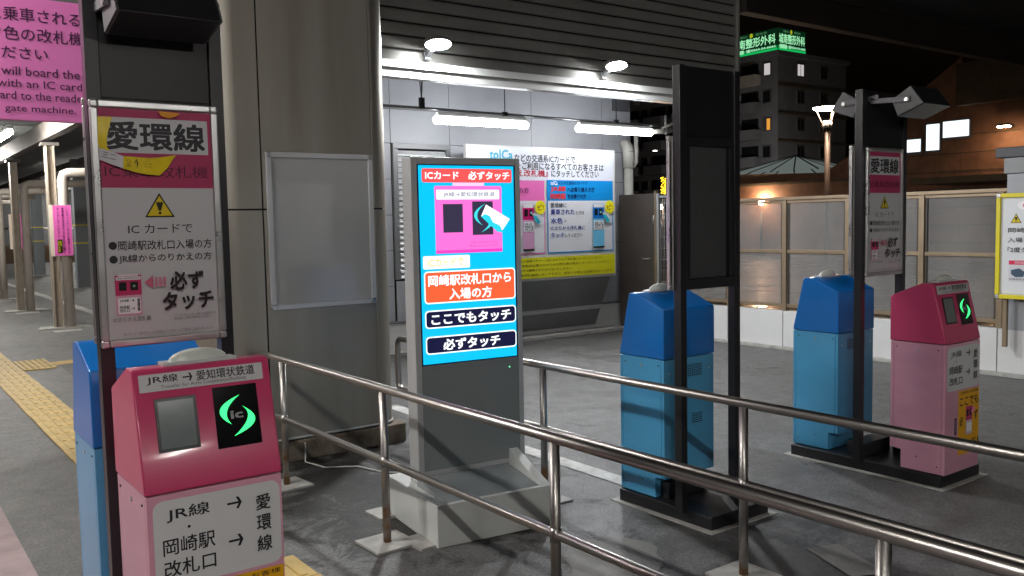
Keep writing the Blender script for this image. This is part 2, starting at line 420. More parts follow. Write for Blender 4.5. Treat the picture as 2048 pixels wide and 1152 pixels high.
# tactile paving: one tile per block, raised bars
tp = thing('tactile_paving', 'yellow tactile paving strip of raised bars running along the platform beside the pink floor', 'tactile paving')
TY0 = 4.2
tb = MB(); tb.box(-.172, .172, -.147, .147, 0, .012)
for k in range(4): tb.box(-.13 + k * .075, -.095 + k * .075, -.125, .125, .012, .017)
tbo = tb.build('tile', M['tact'], tp, loc=(1.31, 4.2, .002))
for k in range(1, 43): inst(tbo.data, 'tile', tp, (1.31 + random.uniform(-.003, .003), 4.2 + .3 * k, .002))
db = MB(); db.box(-.172, .172, -.147, .147, 0, .012)
for a in range(5):
    for b_ in range(5): db.tube([(-.125 + a * .0625, -.11 + b_ * .055, .012), (-.125 + a * .0625, -.11 + b_ * .055, .017)], [.014, .009], 6)
dbo = db.build('tile', M['tact'], tp, loc=(1.665, 12.25, .002))
for (x, y) in ((1.665, 11.95), (1.665, 11.65), (.96, 12.25), (.96, 11.95), (.96, 11.65), (.61, 12.25), (.61, 11.95), (.61, 11.65), (.26, 12.25), (.26, 11.95), (.26, 11.65)): inst(dbo.data, 'tile', tp, (x, y, .002))
tp2 = thing('tactile_paving', 'short yellow tactile strip behind the near pink machine, at the bottom edge of the photo', 'tactile paving')
for k in range(5): inst(tbo.data, 'tile', tp2, (1.45 + .006 * k, 3.88 - .3 * k, .002))
# ================================================================== TRANSFER MACHINES
def crescent(P, pts, col):
    """top, outer, bottom, inner given; two circular-ish arcs"""
    top, outp, bot, inn = [Vector(p) for p in pts]
    def arc(a, m_, b, n=10):
        c = 2 * m_ - (a + b) / 2
        return [a * (1 - t) ** 2 + c * 2 * t * (1 - t) + b * t * t for t in [i / n for i in range(n + 1)]]
    o = arc(top, outp, bot); i = arc(top, inn, bot)
    n = len(o)
    P.n += 1
    P.items.append(([tuple(p) for p in o + i], [(k, k + 1, n + k + 1, n + k) for k in range(n - 1)], col, P.n, None))

SL = math.hypot(.075, .35)
def slope_mtx(y0=0.0):
    s_ = Vector((0, .075, .35)) / SL; nrm = Vector((0, -.35, .075)) / SL
    return Matrix(((1, 0, 0, 0), (0, s_.y, nrm.y, y0), (0, s_.z, nrm.z, .845), (0, 0, 0, 1)))

def machine(name, label, dark, light, pinkish, group):
    t = thing(name, label, 'card reader', group=group)
    W = .40
    mb = MB(); mb.prism_x([(.022, .075), (.022, .842), (.318, .842), (.318, .19), (.27, .185), (.27, .075)][::-1], .0, W)
    mb.build('cabinet', light, t, .003)
    mb = MB(); mb.box(.0, W, .0, .0205, .075, .8415); mb.build('front_panel', light, t, .003)
    mb = MB(); mb.box(.0, W, .3195, .34, .19, .8415); mb.build('rear_panel', light, t, .003)
    mb = MB(); mb.prism_x([(0, .845), (.003, .868), (.078, 1.188), (.088, 1.197), (.145, 1.197), (.157, 1.193), (.34, 1.117), (.344, 1.105), (.344, .845)][::-1], -.004, W + .004)
    hood = mb.build('hood', dark, t, .007)
    mb = MB(); mb.box(.09, .31, .095, .155, 1.1945, 1.206); lp = mb.build('lamp_base', M['alu_dull'], t, .002)
    mb = MB(); mb.dome((.2, .125, 1.2055), .088, .028, .034); mb.build('indicator_lamp', M['lens'], t)
    for (sx, x_) in ((-1, -.0005), (1, W + .0005)):      # side locks and screws
        for (yy, zz, rr_) in ((.17, .80, .008), (.045, .81, .004), (.30, .81, .004), (.045, .12, .004), (.17, .16, .004)):
            k_ = MB(); k_.tube([(x_ - sx * .002, yy, zz), (x_ + sx * .0022, yy, zz)], rr_, 10); k_.build('lock' if rr_ > .005 else 'screw', M['alu'] if rr_ > .005 else M['seam'], t)
    # rear vents, keyholes
    vt = MB()
    for a in range(12):
        for b_ in range(7): vt.box(.10 + a * .017, .113 + a * .017, .3402, .3410, .735 + b_ * .010, .740 + b_ * .010)
    for a in range(5):
        for b_ in range(5): vt.box(.10 + a * .017, .113 + a * .017, .3402, .3410, .47 + b_ * .012, .476 + b_ * .012)
    v = vt.build('vent_slots', M['seam'], t); v['kind'] = 'stuff'
    for kx in (.04, .36):
        k_ = MB(); k_.tube([(kx, .339, .765), (kx, .3425, .765)], .006, 10); k_.build('keyhole', M['alu'], t)
    if pinkish:
        fm = slope_mtx()
        # header strip
        P = Print(); P.rr(.012, .293, .378, .344, .003, (196, 196, 198))
        P.text('JR線', .034, .313, .122, .339, INK, .018); P.arrow(.136, .164, .3255, .0045, INK)
        P.text('愛知環状鉄道', .176, .311, .352, .340, INK, .018)
        P.text('Transfer for Aichi Loop(kanjo)Railway', .071, .297, .325, .309, (90, 90, 95), .005)
        P.build('header_label', t, fm)
        f = MB(); f.box(.048, .166, -.35, -.35, 0, 0)
        # display with frame
        def slab(u0, u1, v0, v1, h, nm, m_, par, bev=.001):
            b_ = MB(); b_.box(u0, u1, v0, v1, 0, h)
            b_.v = [tuple(fm @ Vector(p)) for p in b_.v]; return b_.build(nm, m_, par, bev)
        d = slab(.048, .167, .115, .271, .004, 'display', mat('charcoal_display_frame', (.012, .012, .016), .3), t)
        P = Print(); P.rect(.0565, .1245, .1575, .2615, M['lcd'] if True else 0); P.build('display_glass', d, fm, .0042)
        r_ = slab(.217, .352, .099, .283, .003, 'card_reader', M['glassblk'], t)
        P = Print(); 
        crescent(P, [(.297, .253), (.233, .214), (.264, .167), (.2545, .210)], M['green_led'])
        crescent(P, [(.300, .219), (.336, .170), (.268, .131), (.3145, .180)], M['green_led'])
        P.build('green_ring_light', r_, fm, .0033)
        P = Print(); P.text('ic', .265, .184, .300, .206, (150, 150, 150), .05); P.build('reader_mark', r_, fm, .0033)
        P = Print(); P.text('ICカードをふれてください', .200, .055, .378, .070, (120, 30, 66), .0)
        P.text('Please scan your IC Card', .200, .036, .378, .051, (90, 22, 50), .015); P.build('touch_notice', t, fm)
        # front sticker
        P = Print(); P.rr(.016, .566, .392, .824, .028, (206, 208, 208))
        P.text('JR線', .054, .758, .176, .800, INK, .02); P.disc(.115, .736, .0045, INK)
        P.text('岡崎駅', .040, .662, .188, .711, INK, .02); P.text('改札口', .040, .598, .188, .646, INK, .02)
        P.arrow(.228, .272, .778, .0065, INK, .018); P.arrow(.228, .272, .664, .0065, INK, .018)
        P.text('愛', .315, .741, .360, .788, INK, .02); P.text('環', .315, .677, .360, .725, INK, .02); P.text('線', .315, .613, .360, .661, INK, .02)
        P.build('direction_sticker', t, front_mtx(0))
        P = Print(); P.rect(.150, .17, .396, .555, (232, 170, 20))
        P.text('ご利用のお客様', .165, .532, .385, .548, INK, .01)
        P.text('ここでも', .165, .462, .385, .515, (34, 26, 10), .03)
        P.text('必', .165, .345, .205, .400, (34, 26, 10), .03); P.text('ず', .335, .365, .380, .420, (34, 26, 10), .03)
        P.text('タッチ！', .165, .200, .390, .255, (34, 26, 10), .03)
        P.rect(.235, .285, .310, .455, (206, 190, 200)); P.rect(.235, .37, .310, .455, (190, 60, 110)); P.rect(.243, .395, .266, .435, (20, 20, 24)); P.rect(.278, .395, .303, .435, (20, 20, 24))
        P.rr(.242, .30, .303, .355, .004, (235, 235, 235)); P.poly([(.29, .425), (.325, .45), (.34, .43), (.305, .40)], (236, 130, 170))
        P.build('yellow_notice', t, front_mtx(0))
        P = Print(); P.rect(.108, .30, .134, .40, (50, 44, 60)); P.text('係\n員\n用', .113, .31, .129, .39, (180, 160, 180)); P.build('side_label', t, front_mtx(0))
    return t

GRP = 'card transfer machines standing back to back'
near_pink = machine('card_transfer_machine', 'pink card transfer machine in the left foreground, below the big poster', M['pink'], M['pink_lt'], True, GRP)
near_pink.location = (.622, 2.605, 0)
far_pink = copy_tree(near_pink); far_pink.location = (5.02, 2.60, 0)
far_pink['label'] = 'far pink card transfer machine at the right with a yellow notice down its front'
mid_blue = machine('card_transfer_machine', 'blue card transfer machine in the middle, behind the steel handrails and the bare black stand', M['blue'], M['blue_lt'], False, GRP)
mid_blue.location = (3.46 + .40, 3.665, 0); mid_blue.rotation_euler = (0, 0, PI)
for x0, lb in ((5.045, 'blue card transfer machine sharing a black plinth with the far pink machine at right'),
               (.63, 'blue card transfer machine at far left, behind the foreground pink machine')):
    c = copy_tree(mid_blue); c.location = (x0 + .40, 3.655, 0); c['label'] = lb
# front header on the blue ones (faces away): same slope with reader, not seen from here

for (xa, xb, ya, yb, lb) in ((.60, 1.06, 2.63, 3.64, 'black steel plinth under the foreground pink and blue machines'),
                           (3.44, 3.90, 2.98, 3.66, 'black steel plinth under the middle blue machine and bare stand'),
                           (5.00, 5.46, 2.61, 3.64, 'long black steel plinth under the far pink and blue pair')):
    mb = MB(); mb.box(xa, xb, ya, yb, .0, .072)
    tag(mb.build('machine_plinth', M['black'], None, .006), lb, 'plinth', 'black machine plinths')
    mb = MB(); mb.box(xa - .035, xb + .035, ya - .035, yb + .035, 0, .006)
    struct('plinth_mortar', mb, M['conc_lt'])
    mb = MB(); mb.box(xa + .06, xb - .10, (ya + yb) / 2 + .01, (ya + yb) / 2 + .13, .0725, .16)
    tag(mb.build('cable_box', M['black'], None, .004), lb.replace('black steel plinth under', 'low black junction box on the plinth between'), 'cable box', 'cable boxes on the plinths')

# ================================================================== POSTER STANDS
def small_machine(P, x0, y0, x1, y1, top=(190, 50, 100), low=(214, 160, 186), glow=False, label=True):
    w_, h_ = x1 - x0, y1 - y0
    P.rect(x0, y0, x1, y1, low); P.rect(x0, y0 + h_ * .50, x1, y1, top)
    P.rect(x0 + w_ * .12, y0 + h_ * .97, x1 - w_ * .12, y1 + h_ * .03, (215, 205, 212))
    P.rect(x0 + w_ * .03, y0 + h_ * .88, x1 - w_ * .03, y0 + h_ * .96, (232, 232, 234))
    P.text('JR線→愛知環状鉄道', x0 + w_ * .07, y0 + h_ * .895, x1 - w_ * .07, y0 + h_ * .945, INK)
    P.rect(x0 + w_ * .14, y0 + h_ * .62, x0 + w_ * .42, y0 + h_ * .83, (20, 18, 24))
    P.rect(x0 + w_ * .56, y0 + h_ * .62, x0 + w_ * .86, y0 + h_ * .83, (20, 18, 24))
    P.disc(x0 + w_ * .71, y0 + h_ * .725, w_ * .05, (120, 170, 140))
    P.rr(x0 + w_ * .07, y0 + h_ * .05, x1 - w_ * .07, y0 + h_ * .44, w_ * .04, (236, 236, 238))
    P.text('JR線', x0 + w_ * .14, y0 + h_ * .33, x0 + w_ * .48, y0 + h_ * .41, INK, .02)
    P.text('岡崎駅\n改札口', x0 + w_ * .12, y0 + h_ * .09, x0 + w_ * .50, y0 + h_ * .25, INK, .02)
    P.arrow(x0 + w_ * .56, x0 + w_ * .68, y0 + h_ * .37, w_ * .02, INK); P.arrow(x0 + w_ * .56, x0 + w_ * .68, y0 + h_ * .17, w_ * .02, INK)
    P.text('愛\n環\n線', x0 + w_ * .78, y0 + h_ * .10, x0 + w_ * .90, y0 + h_ * .41, INK, .02)

def snap_frame(parent, name, x0, x1, z0, z1, y, rw=.024, back=False, railmat=None, d=.020, corner=True):
    """aluminium snap frame: backing board, four rails, chrome corners"""
    s_ = 1 if back else -1
    ya, yb = (y, y + s_ * .008); ya, yb = min(ya, yb), max(ya, yb)
    b_ = MB(); b_.box(x0 + .004, x1 - .004, ya, yb, z0 + .004, z1 - .004); f = b_.build(name, M['trim'], parent)
    y0_, y1_ = sorted((y, y + s_ * d)); rm = railmat or M['alu']
    for (a, b, c, e) in ((x0, x0 + rw, z0 + rw, z1 - rw), (x1 - rw, x1, z0 + rw, z1 - rw), (x0 + rw, x1 - rw, z1 - rw, z1), (x0 + rw, x1 - rw, z0, z0 + rw)):
        r_ = MB(); r_.box(a, b, y0_, y1_, c, e); r_.build('rail', rm, f, .005)
    for cx in (x0, x1 - rw):
        for cz in (z0, z1 - rw):
            r_ = MB(); r_.box(cx - .001, cx + rw + .001, y0_ - .001, y1_ + .001, cz - .001, cz + rw + .001); r_.build('corner', M['alu'], f, .007)
    return f

def poster_art(P, full=True):
    P.rect(.018, 1.250, .377, 1.984, (192, 194, 196))
    P.rect(.018, 1.735, .377, 1.984, (170, 52, 96))
    P.rect(.034, 1.846, .362, 1.958, (196, 198, 200))
    P.text('愛環線', .044, 1.857, .350, 1.944, (40, 40, 44), .045)
    P.text('IC乗車改札機', .034, 1.768, .358, 1.808, (90, 26, 54), .0)
    P.tri_warn(.196, 1.640, 1.719, .047)
    P.text('IC カードで', .095, 1.588, .298, 1.618, (60, 60, 64), .0)
    P.disc(.046, 1.551, .0125, (40, 40, 44)); P.disc(.046, 1.507, .0125, (40, 40, 44))
    P.text('岡崎駅改札口入場の方', .062, 1.535, .358, 1.566, (60, 60, 64), .004)
    P.text('JR線からのりかえの方', .062, 1.492, .356, 1.522, (60, 60, 64), .004)
    small_machine(P, .046, 1.326, .126, 1.456)
    P.poly([(.134, 1.430), (.161, 1.452), (.161, 1.408)], (196, 100, 124))
    for k in range(3): P.rect(.166 + k * .013, 1.415, .175 + k * .013, 1.445, (206, 130, 150))
    P.text('必ず', .215, 1.402, .322, 1.460, (40, 32, 36), .05)
    P.text('タッチ', .188, 1.335, .352, 1.393, (40, 32, 36), .05)
    P.text('ICのりかえ改札機', .034, 1.307, .148, 1.323, (80, 80, 84))
    P.text('チャージとICカードをご利用するお客様の方は', .221, 1.313, .357, 1.322, (110, 110, 114))
    P.text('駅係員にお問い合わせください', .221, 1.301, .340, 1.310, (110, 110, 114))
    P.text('※ICカードと紙のきっぷの併用はできませんので職員にお申し出ください', .061, 1.262, .350, 1.272, (110, 110, 114))

def stand(x0, yf, width, label, art, front_x, speakers, bare=False, h=2.355):
    t = thing('sign_stand', label, 'sign stand', (x0, yf, 0), group='black stands over the machine plinths')
    p = .044
    for xx in (0, width - p):
        mb = MB(); mb.box(xx, xx + p, 0, .05, .072, h); mb.build('post', M['black'], t, .003)
    mb = MB(); mb.box(p, width - p, .014, .036, 2.02, h - .002); mb.build('upper_panel', M['panel_black'], t, .002)
    if bare:
        for (a, b, c, e) in ((p, width - p, 1.975, 2.019), (p, width - p, 1.235, 1.29), (p, p + .035, 1.291, 1.974), (width - p - .035, width - p, 1.291, 1.974)):
            mb = MB(); mb.box(a, b, .004, .046, c, e); mb.build('crossbar', M['black'], t, .003)
        mb = MB(); mb.box(p + .036, width - p - .036, .030, .036, 1.291, 1.974); mb.build('backing_board', M['panel_grey'], t)
    else:
        mb = MB(); mb.box(p, width - p, .010, .040, 1.23, 2.018); mb.build('centre_panel', M['panel_black'], t)
        f = snap_frame(t, 'poster_frame', front_x, front_x + .398, 1.226, 2.010, -.001)
        P = Print(.22); poster_art(P)
        P.build('poster', f, Matrix.Translation((front_x + .002, 0, 0)) @ front_mtx(-.0092))
    # frame on the other side, seen edge-on
    g_ = snap_frame(t, 'poster_frame', -.028 if x0 > 2 else -.004, width + .0, 1.235, 2.022, .051, back=True)
    mb = MB(); mb.box(.0, width - p * .2, .0595, .060, 1.262, 1.995); mb.build('poster', M['trim'], g_)
    return t

s1 = stand(.612, 3.04, .43, 'black foreground sign stand carrying the large poster with the curled yellow strip', True, .002, True)
s2 = stand(3.375, 3.12, .465, 'bare black stand in front of the middle blue machine with an empty dark grey board', False, 0, False, bare=True, h=2.375)
s3 = stand(4.905, 3.07, .50, 'distant black sign stand at right with the small-looking copy of the poster', True, .03, True)
# curled yellow strip with lettering, laid over the near poster
def curl(parent):
    mb = MB()
    pl = [((.023, 1.956), (.065, 1.956)), ((.022, 1.925), (.056, 1.925)), ((.021, 1.89), (.047, 1.895)), ((.021, 1.86), (.046, 1.862)), ((.022, 1.825), (.060, 1.845))]
    pl2 = [((.022, 1.822), (.022, 1.858)), ((.055, 1.808), (.060, 1.846)), ((.090, 1.796), (.092, 1.834)), ((.130, 1.783), (.135, 1.832)), ((.165, 1.777), (.170, 1.830)), ((.201, 1.775), (.205, 1.833)), ((.225, 1.795), (.232, 1.838)), ((.250, 1.833), (.258, 1.842))]
    def strip(seq, m_, off):
        vs = []
        for k, (a, b) in enumerate(seq):
            o_ = -.0005 * 40 - off - .004 * math.sin(k * 1.1)
            vs += [(a[0], o_, a[1]), (b[0], o_ - .004, b[1])]
        o0 = len(mb.v); mb.cur = m_
        mb.add(vs, [(2 * i, 2 * i + 1, 2 * i + 3, 2 * i + 2) for i in range(len(seq) - 1)], True)
    strip(pl, 0, 0); strip(pl2[2:], 0, .003); strip(pl2[:3], 1, .0035)
    mb.cur = 2
    o = mb.build('curled_strip', [mat('yellow_plastic_strip', (.80, .62, .02), .3, 0, .1, 30), mat('white_plastic_strip', (.62, .62, .66), .3), M['seam']], parent)
    P = Print(.3); P.text('ロ\n出', .100, 1.800, .112, 1.823, (90, 70, 20)); P.text('↑', .124, 1.796, .136, 1.826, (40, 34, 20), .01); P.text('二ご', .152, 1.80, .178, 1.812, (120, 100, 20))
    P.text('三二', .028, 1.825, .070, 1.842, (50, 50, 60), .0, -.25)
    P.build('strip_lettering', o, Matrix.Translation((0, -.032, 0)) @ front_mtx(0))
    P = Print(.3)
    for (a, b) in (((.205, 1.982), (.26, 1.978)),): P.poly([(a[0], 1.982), (.275, 1.978), (.262, 1.968), (.240, 1.960), (.215, 1.966)], (226, 150, 30))
    P.build('orange_strip_end', o, Matrix.Translation((0, -.026, 0)) @ front_mtx(0))
curl(s1)

# box speakers on brackets
def speaker(label, loc, rz, tilt):
    t = thing('box_speaker', label, 'speaker', loc, rz, group='black box speakers on top of the stands')
    mb = MB(); prof = [(-.09, -.055), (.085, -.075), (.10, .035), (-.035, .075)]
    c, s_ = math.cos(tilt), math.sin(tilt); prof = [(y * c - z * s_, y * s_ + z * c) for y, z in prof]
    mb.prism_x(prof[::-1], -.15, .15); mb.build('speaker_body', M['black'], t, .004)
    for x in (-.157, .1505):
        e_ = MB(); e_.prism_x([(y * .94, z * .94) for y, z in prof][::-1], x, x + .0065); e_.build('end_cap', mat('dark_grey_cap', (.085, .085, .09), .5), t, .001)
    for x in (-.170, .158):
        a = MB(); a.prism_x([(-.018, -.015), (-.018, .017), (.23, .030), (.23, 0)][::-1], x, x + .012); a.build('bracket_arm', mat('mid_grey_bracket', (.13, .13, .14), .5), t, .002)
        k_ = MB(); k_.tube([(x - .006 if x < 0 else x + .018, 0, 0), (x, 0, 0)], .012, 12); k_.build('knob', M['alu'], t)
    return t
speaker('black box speaker with grey end cap, on the viewer side of the distant right-hand stand', (5.155, 2.84, 2.27), 0, -.25)
speaker('black box speaker with grey end cap, on the far side of the distant right-hand stand', (5.155, 3.25, 2.29), PI, -.25)
speaker('big black box speaker cut by the top edge, above the foreground poster', (.815, 2.90, 2.285), 0, -.12)

# ================================================================== HANDRAILS
def rail(name, label, X, posts, ystart, yend, z=.79, zl=.42, loop=False):
    t = thing(name, label, 'handrail', (X, 0, 0), group='stainless handrails with round posts')
    r = .021
    y0 = min(ystart, yend)
    if loop:
        mb = MB(); k = .055
        path = [(0, y0, z)] + [(0, ystart - k, z)] + [(0, ystart - k + k * math.sin(a), z - k + k * math.cos(a)) for a in (.35, .8, 1.2)] + [(0, ystart, z - k), (0, ystart, zl + k)] + \
               [(0, ystart - k + k * math.cos(a), zl + k - k * math.sin(a)) for a in (.35, .8, 1.2)] + [(0, ystart - k, zl), (0, y0, zl)]
        mb.tube(path, r); mb.build('rail_bar', M['steel'], t)
    else:
        mb = MB(); mb.tube([(0, y0, z), (0, ystart - .05, z), (0, ystart - .01, z - .012), (0, ystart, z - .05)], r); mb.build('rail_bar', M['steel'], t)
        mb = MB(); mb.tube([(0, y0, zl), (0, ystart - .03, zl)], r * .9); mb.build('rail_bar', M['steel'], t)
    for y in posts:
        mb = MB(); mb.tube([(0, y, 0), (0, y, z - .015)], .0205); mb.build('post', M['post_steel'], t)
        fl = MB(); fl.tube([(0, y, zl - .028), (0, y, zl + .028)], .0225); fl.build('weld_collar', M['steel'], t)
    return t
rail('handrail', 'stainless steel handrail nearest the camera, crossing in front of the lit kiosk', 2.07, [5.19, 3.90, 2.555, 1.225, -.1], 5.66, -1.0)
rail('handrail', 'stainless steel handrail behind the kiosk, passing in front of the blue machines', 3.11, [5.25, 3.93, 2.51, 1.15, -.2], 5.61, -1.0, z=.785, loop=True)
pads = [(2.07, 5.19, .17, .3), (2.07, 3.90, .17, .1), (2.07, 2.555, .16, .2), (3.11, 3.93, .16, .1), (3.11, 2.51, .17, .0), (2.24, 3.80, .14, .2), (2.30, 4.32, .13, .1)]
for (x, y, h_, r_) in pads:
    mb = MB(); pts = [(x + h_ * math.cos(PI / 4 + PI / 2 * k + r_ * .3), y + h_ * math.sin(PI / 4 + PI / 2 * k + r_ * .3)) for k in range(4)]
    mb.prism_z(pts, 0, .008 + .0008 * (len(pts) + random.random())); struct('concrete_pad', mb, M['conc_lt'])

# ================================================================== KIOSK
A7 = -math.radians(7)
kk = thing('signage_kiosk', 'tall grey signage kiosk with a bright cyan and orange screen on a boxy foot', 'kiosk', (2.229, 3.673, 0), A7)
mb = MB(); mb.box(.0, .665, .0, .66, .0, .215); mb.build('foot', M['kiosk_lt'], kk, .004)
mb = MB(); mb.prism_x([(.02, .2165), (.36, .2165), (.36, .262)][::-1], .05, .60); mb.build('sloping_cover', M['kglass'], kk, .001)
mb = MB(); mb.prism_x([(.02, .2165), (.36, .2165), (.36, .34)][::-1], .61, .665); mb.build('side_fin', M['kiosk_lt'], kk, .002)
mb = MB(); mb.box(.062, .712, .366, .48, .2165, 1.95); mb.build('column', M['kiosk'], kk, .005)
for (a, b, c, e, n_) in ((.062, .096, .25, 1.946, 'side_trim'), (.684, .712, .25, 1.946, 'side_trim'), (.097, .683, 1.912, 1.946, 'top_trim'), (.097, .683, .25, .285, 'bottom_trim')):
    mb = MB(); mb.box(a, b, .3565, .3655, c, e); mb.build(n_, M['kiosk'], kk, .002)
mb = MB(); mb.box(.098, .682, .3605, .3655, .286, .852); mb.build('lower_glass', M['kglass'], kk)
mb = MB(); mb.box(.098, .682, .3605, .3655, .853, 1.911); sc_ = mb.build('screen', M['bezel'], kk)
CY = (0, 178, 232); WH = (250, 252, 255); OR = (244, 88, 50); NV = (14, 16, 52); MG = (240, 105, 195)
P = Print(.2, 1.0, .0004)
def K(x, z): return (.104 + x * .962, .858 + (z - .905) * 1.072)
def kr(x0, z0, x1, z1, c, r=0, e=None):
    a, b = K(x0, z0); c_, d_ = K(x1, z1)
    (P.rr(a, b, c_, d_, r, c, e) if r else P.rect(a, b, c_, d_, c, e))
def ktx(s_, x0, z0, x1, z1, c, b=.0, rot=0):
    a, b_ = K(x0, z0); c_, d_ = K(x1, z1); P.text(s_, a, b_, c_, d_, c, b, rot)
kr(.001, .906, .592, 1.883, CY)
kr(.021, 1.800, .580, 1.868, (240, 78, 78), .012); ktx('ICカード　必ずタッチ', .042, 1.815, .564, 1.855, WH, .045)
kr(.205, 1.782, .400, 1.798, (250, 190, 225)); kr(.092, 1.735, .512, 1.783, MG, .012); kr(.094, 1.450, .510, 1.760, MG); kr(.094, 1.450, .510, 1.466, (226, 60, 175))
kr(.103, 1.716, .495, 1.764, (238, 238, 246), .006); ktx('JR線→愛知環状鉄道', .145, 1.727, .465, 1.753, (70, 80, 100), .01)
kr(.141, 1.553, .262, 1.694, (48, 44, 66)); kr(.321, 1.538, .452, 1.706, (48, 44, 66))
def kp(pts, c): P.poly([K(*p) for p in pts], c)
crescent(P, [K(.405, 1.695), K(.332, 1.64), K(.385, 1.585), K(.352, 1.64)], (60, 205, 215))
crescent(P, [K(.41, 1.60), K(.44, 1.585), K(.375, 1.55), K(.42, 1.585)], (60, 205, 215))
kp([(.375, 1.630), (.408, 1.690), (.560, 1.615), (.512, 1.560)], (250, 250, 252)); kp([(.375, 1.630), (.40, 1.642), (.43, 1.632), (.45, 1.60), (.49, 1.585), (.50, 1.575), (.512, 1.545), (.475, 1.553)], (40, 195, 215))
ktx('このカードをふれてください', .307, 1.494, .478, 1.508, (190, 50, 130)); ktx('Please scan your IC Card', .302, 1.476, .476, 1.488, (190, 50, 130))
kr(.013, 1.376, .297, 1.440, (246, 246, 236), .008); ktx('ICカードで', .040, 1.388, .258, 1.428, (220, 190, 90), .02)
for (z0, z1, c) in ((1.205, 1.365, OR), (1.083, 1.172, NV), (.955, 1.043, NV)):
    kr(.016, z0, .586, z1, WH, .02); kr(.022, z0 + .006, .580, z1 - .006, c, .016)
ktx('岡崎駅改札口から', .040, 1.292, .556, 1.345, WH, .045); ktx('入場の方', .165, 1.222, .430, 1.276, WH, .045)
ktx('ここでもタッチ', .053, 1.100, .550, 1.153, WH, .055); ktx('必ずタッチ', .121, .972, .476, 1.025, WH, .055)
P.build('screen_picture', sc_, front_mtx(.3602))
for (x, z) in ((.625, .80), (.655, .335)):
    mb = MB(); mb.tube([(x, .3605, z), (x, .359, z)], .0035, 8); mb.build('indicator_light', M['green_dot'], kk)

# ================================================================== BIG CLAD PILLAR
pl = thing('clad_pillar', 'massive steel clad pillar with rounded corners and rust stained plinth, left of the kiosk', 'pillar', (0, 0, 0))
def rounded(x0, x1, y0, y1, r, n=8):
    p = []
    for cx, cy, a in ((x1 - r, y0 + r, -90), (x1 - r, y1 - r, 0), (x0 + r, y1 - r, 90), (x0 + r, y0 + r, 180)):
        for k in range(n + 1): t_ = math.radians(a + k * 90 / n); p.append((cx + r * math.cos(t_), cy + r * math.sin(t_)))
    return p
PX0, PX1, PY0, PY1 = 1.865, 3.165, 5.72, 6.94
mb = MB(); mb.prism_z(rounded(PX0 + .012, PX1 - .012, PY0 + .012, PY1 - .012, .16), .12, 4.34, True); mb.build('core', M['seam'], pl)
outline = rounded(PX0, PX1, PY0, PY1, .17)
def clad(x_lo, x_hi, z0, z1):
    """front sheet between two seams, wrapping the corner when it reaches it"""
    n = 9; fr = []
    if x_lo <= PX0 + .001:
        r = .17
        fr += [(PX0, 6.4)] + [(PX0 + r - r * math.cos(a), PY0 + r - r * math.sin(a)) for a in [PI / 2 * k / n for k in range(n + 1)]]
    else: fr += [(x_lo, PY0)]
    if x_hi >= PX1 - .001:
        r = .17
        fr += [(PX1 - r + r * math.sin(a), PY0 + r - r * math.cos(a)) for a in [PI / 2 * k / n for k in range(n + 1)]] + [(PX1, 6.4)]
    else: fr += [(x_hi, PY0)]
    mb = MB(); N = len(fr)
    vs = [(x, y, z0) for x, y in fr] + [(x, y, z1) for x, y in fr]
    mb.add(vs, [(i, i + 1, N + i + 1, N + i) for i in range(N - 1)], True)
    for i in range(N - 1):
        if abs(fr[i][0] - fr[i + 1][0]) > .3 or abs(fr[i][1] - fr[i + 1][1]) > .3: mb.sm[i] = False
    o = mb.build('cladding_panel', M['clad'], pl)
    m_ = o.modifiers.new('thick', 'SOLIDIFY'); m_.thickness = .010; m_.offset = -1 if False else 1
    m_.offset = 1
    ws = o.modifiers.new('wn', 'WEIGHTED_NORMAL'); ws.keep_sharp = False; ws.weight = 100
    return o
for (a, b) in ((PX0, 2.182), (2.194, 2.996), (3.008, PX1)):
    for (c, d_) in ((.165, 1.712), (1.724, 4.33)):
        clad(a, b, c, d_)
for (c, d_) in ((.165, 1.712), (1.724, 4.33)):
    mb = MB(); mb.box(PX1 - .004, PX1 + .001, 6.41, 6.8, c, d_); mb.build('cladding_panel', M['clad'], pl)
mb = MB(); mb.prism_z(rounded(PX0 - .02, PX1 + .06, PY0 - .03, PY1 + .02, .05), 0, .14); mb.build('plinth', mat('rusty_stained_concrete', (.19, .16, .12), .85, 0, .6, 6, .6, 40, alt=(.06, .04, .025)), pl, .01)
mb = MB(); mb.prism_z(rounded(PX0 - .008, PX1 + .012, PY0 - .014, PY1, .17), .150, .166, True); mb.build('base_trim', M['alu_dull'], pl)
pf = snap_frame(None, 'poster_frame', 2.211, 2.992, 1.045, 2.097, 5.708, rw=.036, d=.024, railmat=M['alu_dull'])
tag(pf, 'empty white snap frame with clear cover, hung on the steel pillar left of the kiosk', 'poster frame')
mb = MB(); mb.box(2.248, 2.955, 5.6935, 5.6955, 1.082, 2.060); mb.build('clear_cover', mat('clear_cover_sheet', (.43, .435, .425), .08, 0, .04, 3, spec=.6), pf)
# loose cable by the pillar
mb = MB(); mb.tube([(2.42, 5.72, .14), (2.40, 5.66, .10), (2.37, 5.60, .012), (2.42, 5.40, .008), (2.60, 5.28, .008), (2.66, 5.05, .008), (2.80, 4.90, .008), (2.92, 4.86, .008)], .005, 8)
tag(mb.build('cable', M['cable'], None), 'thin white cable trailing from the pillar plinth over the asphalt', 'cable')

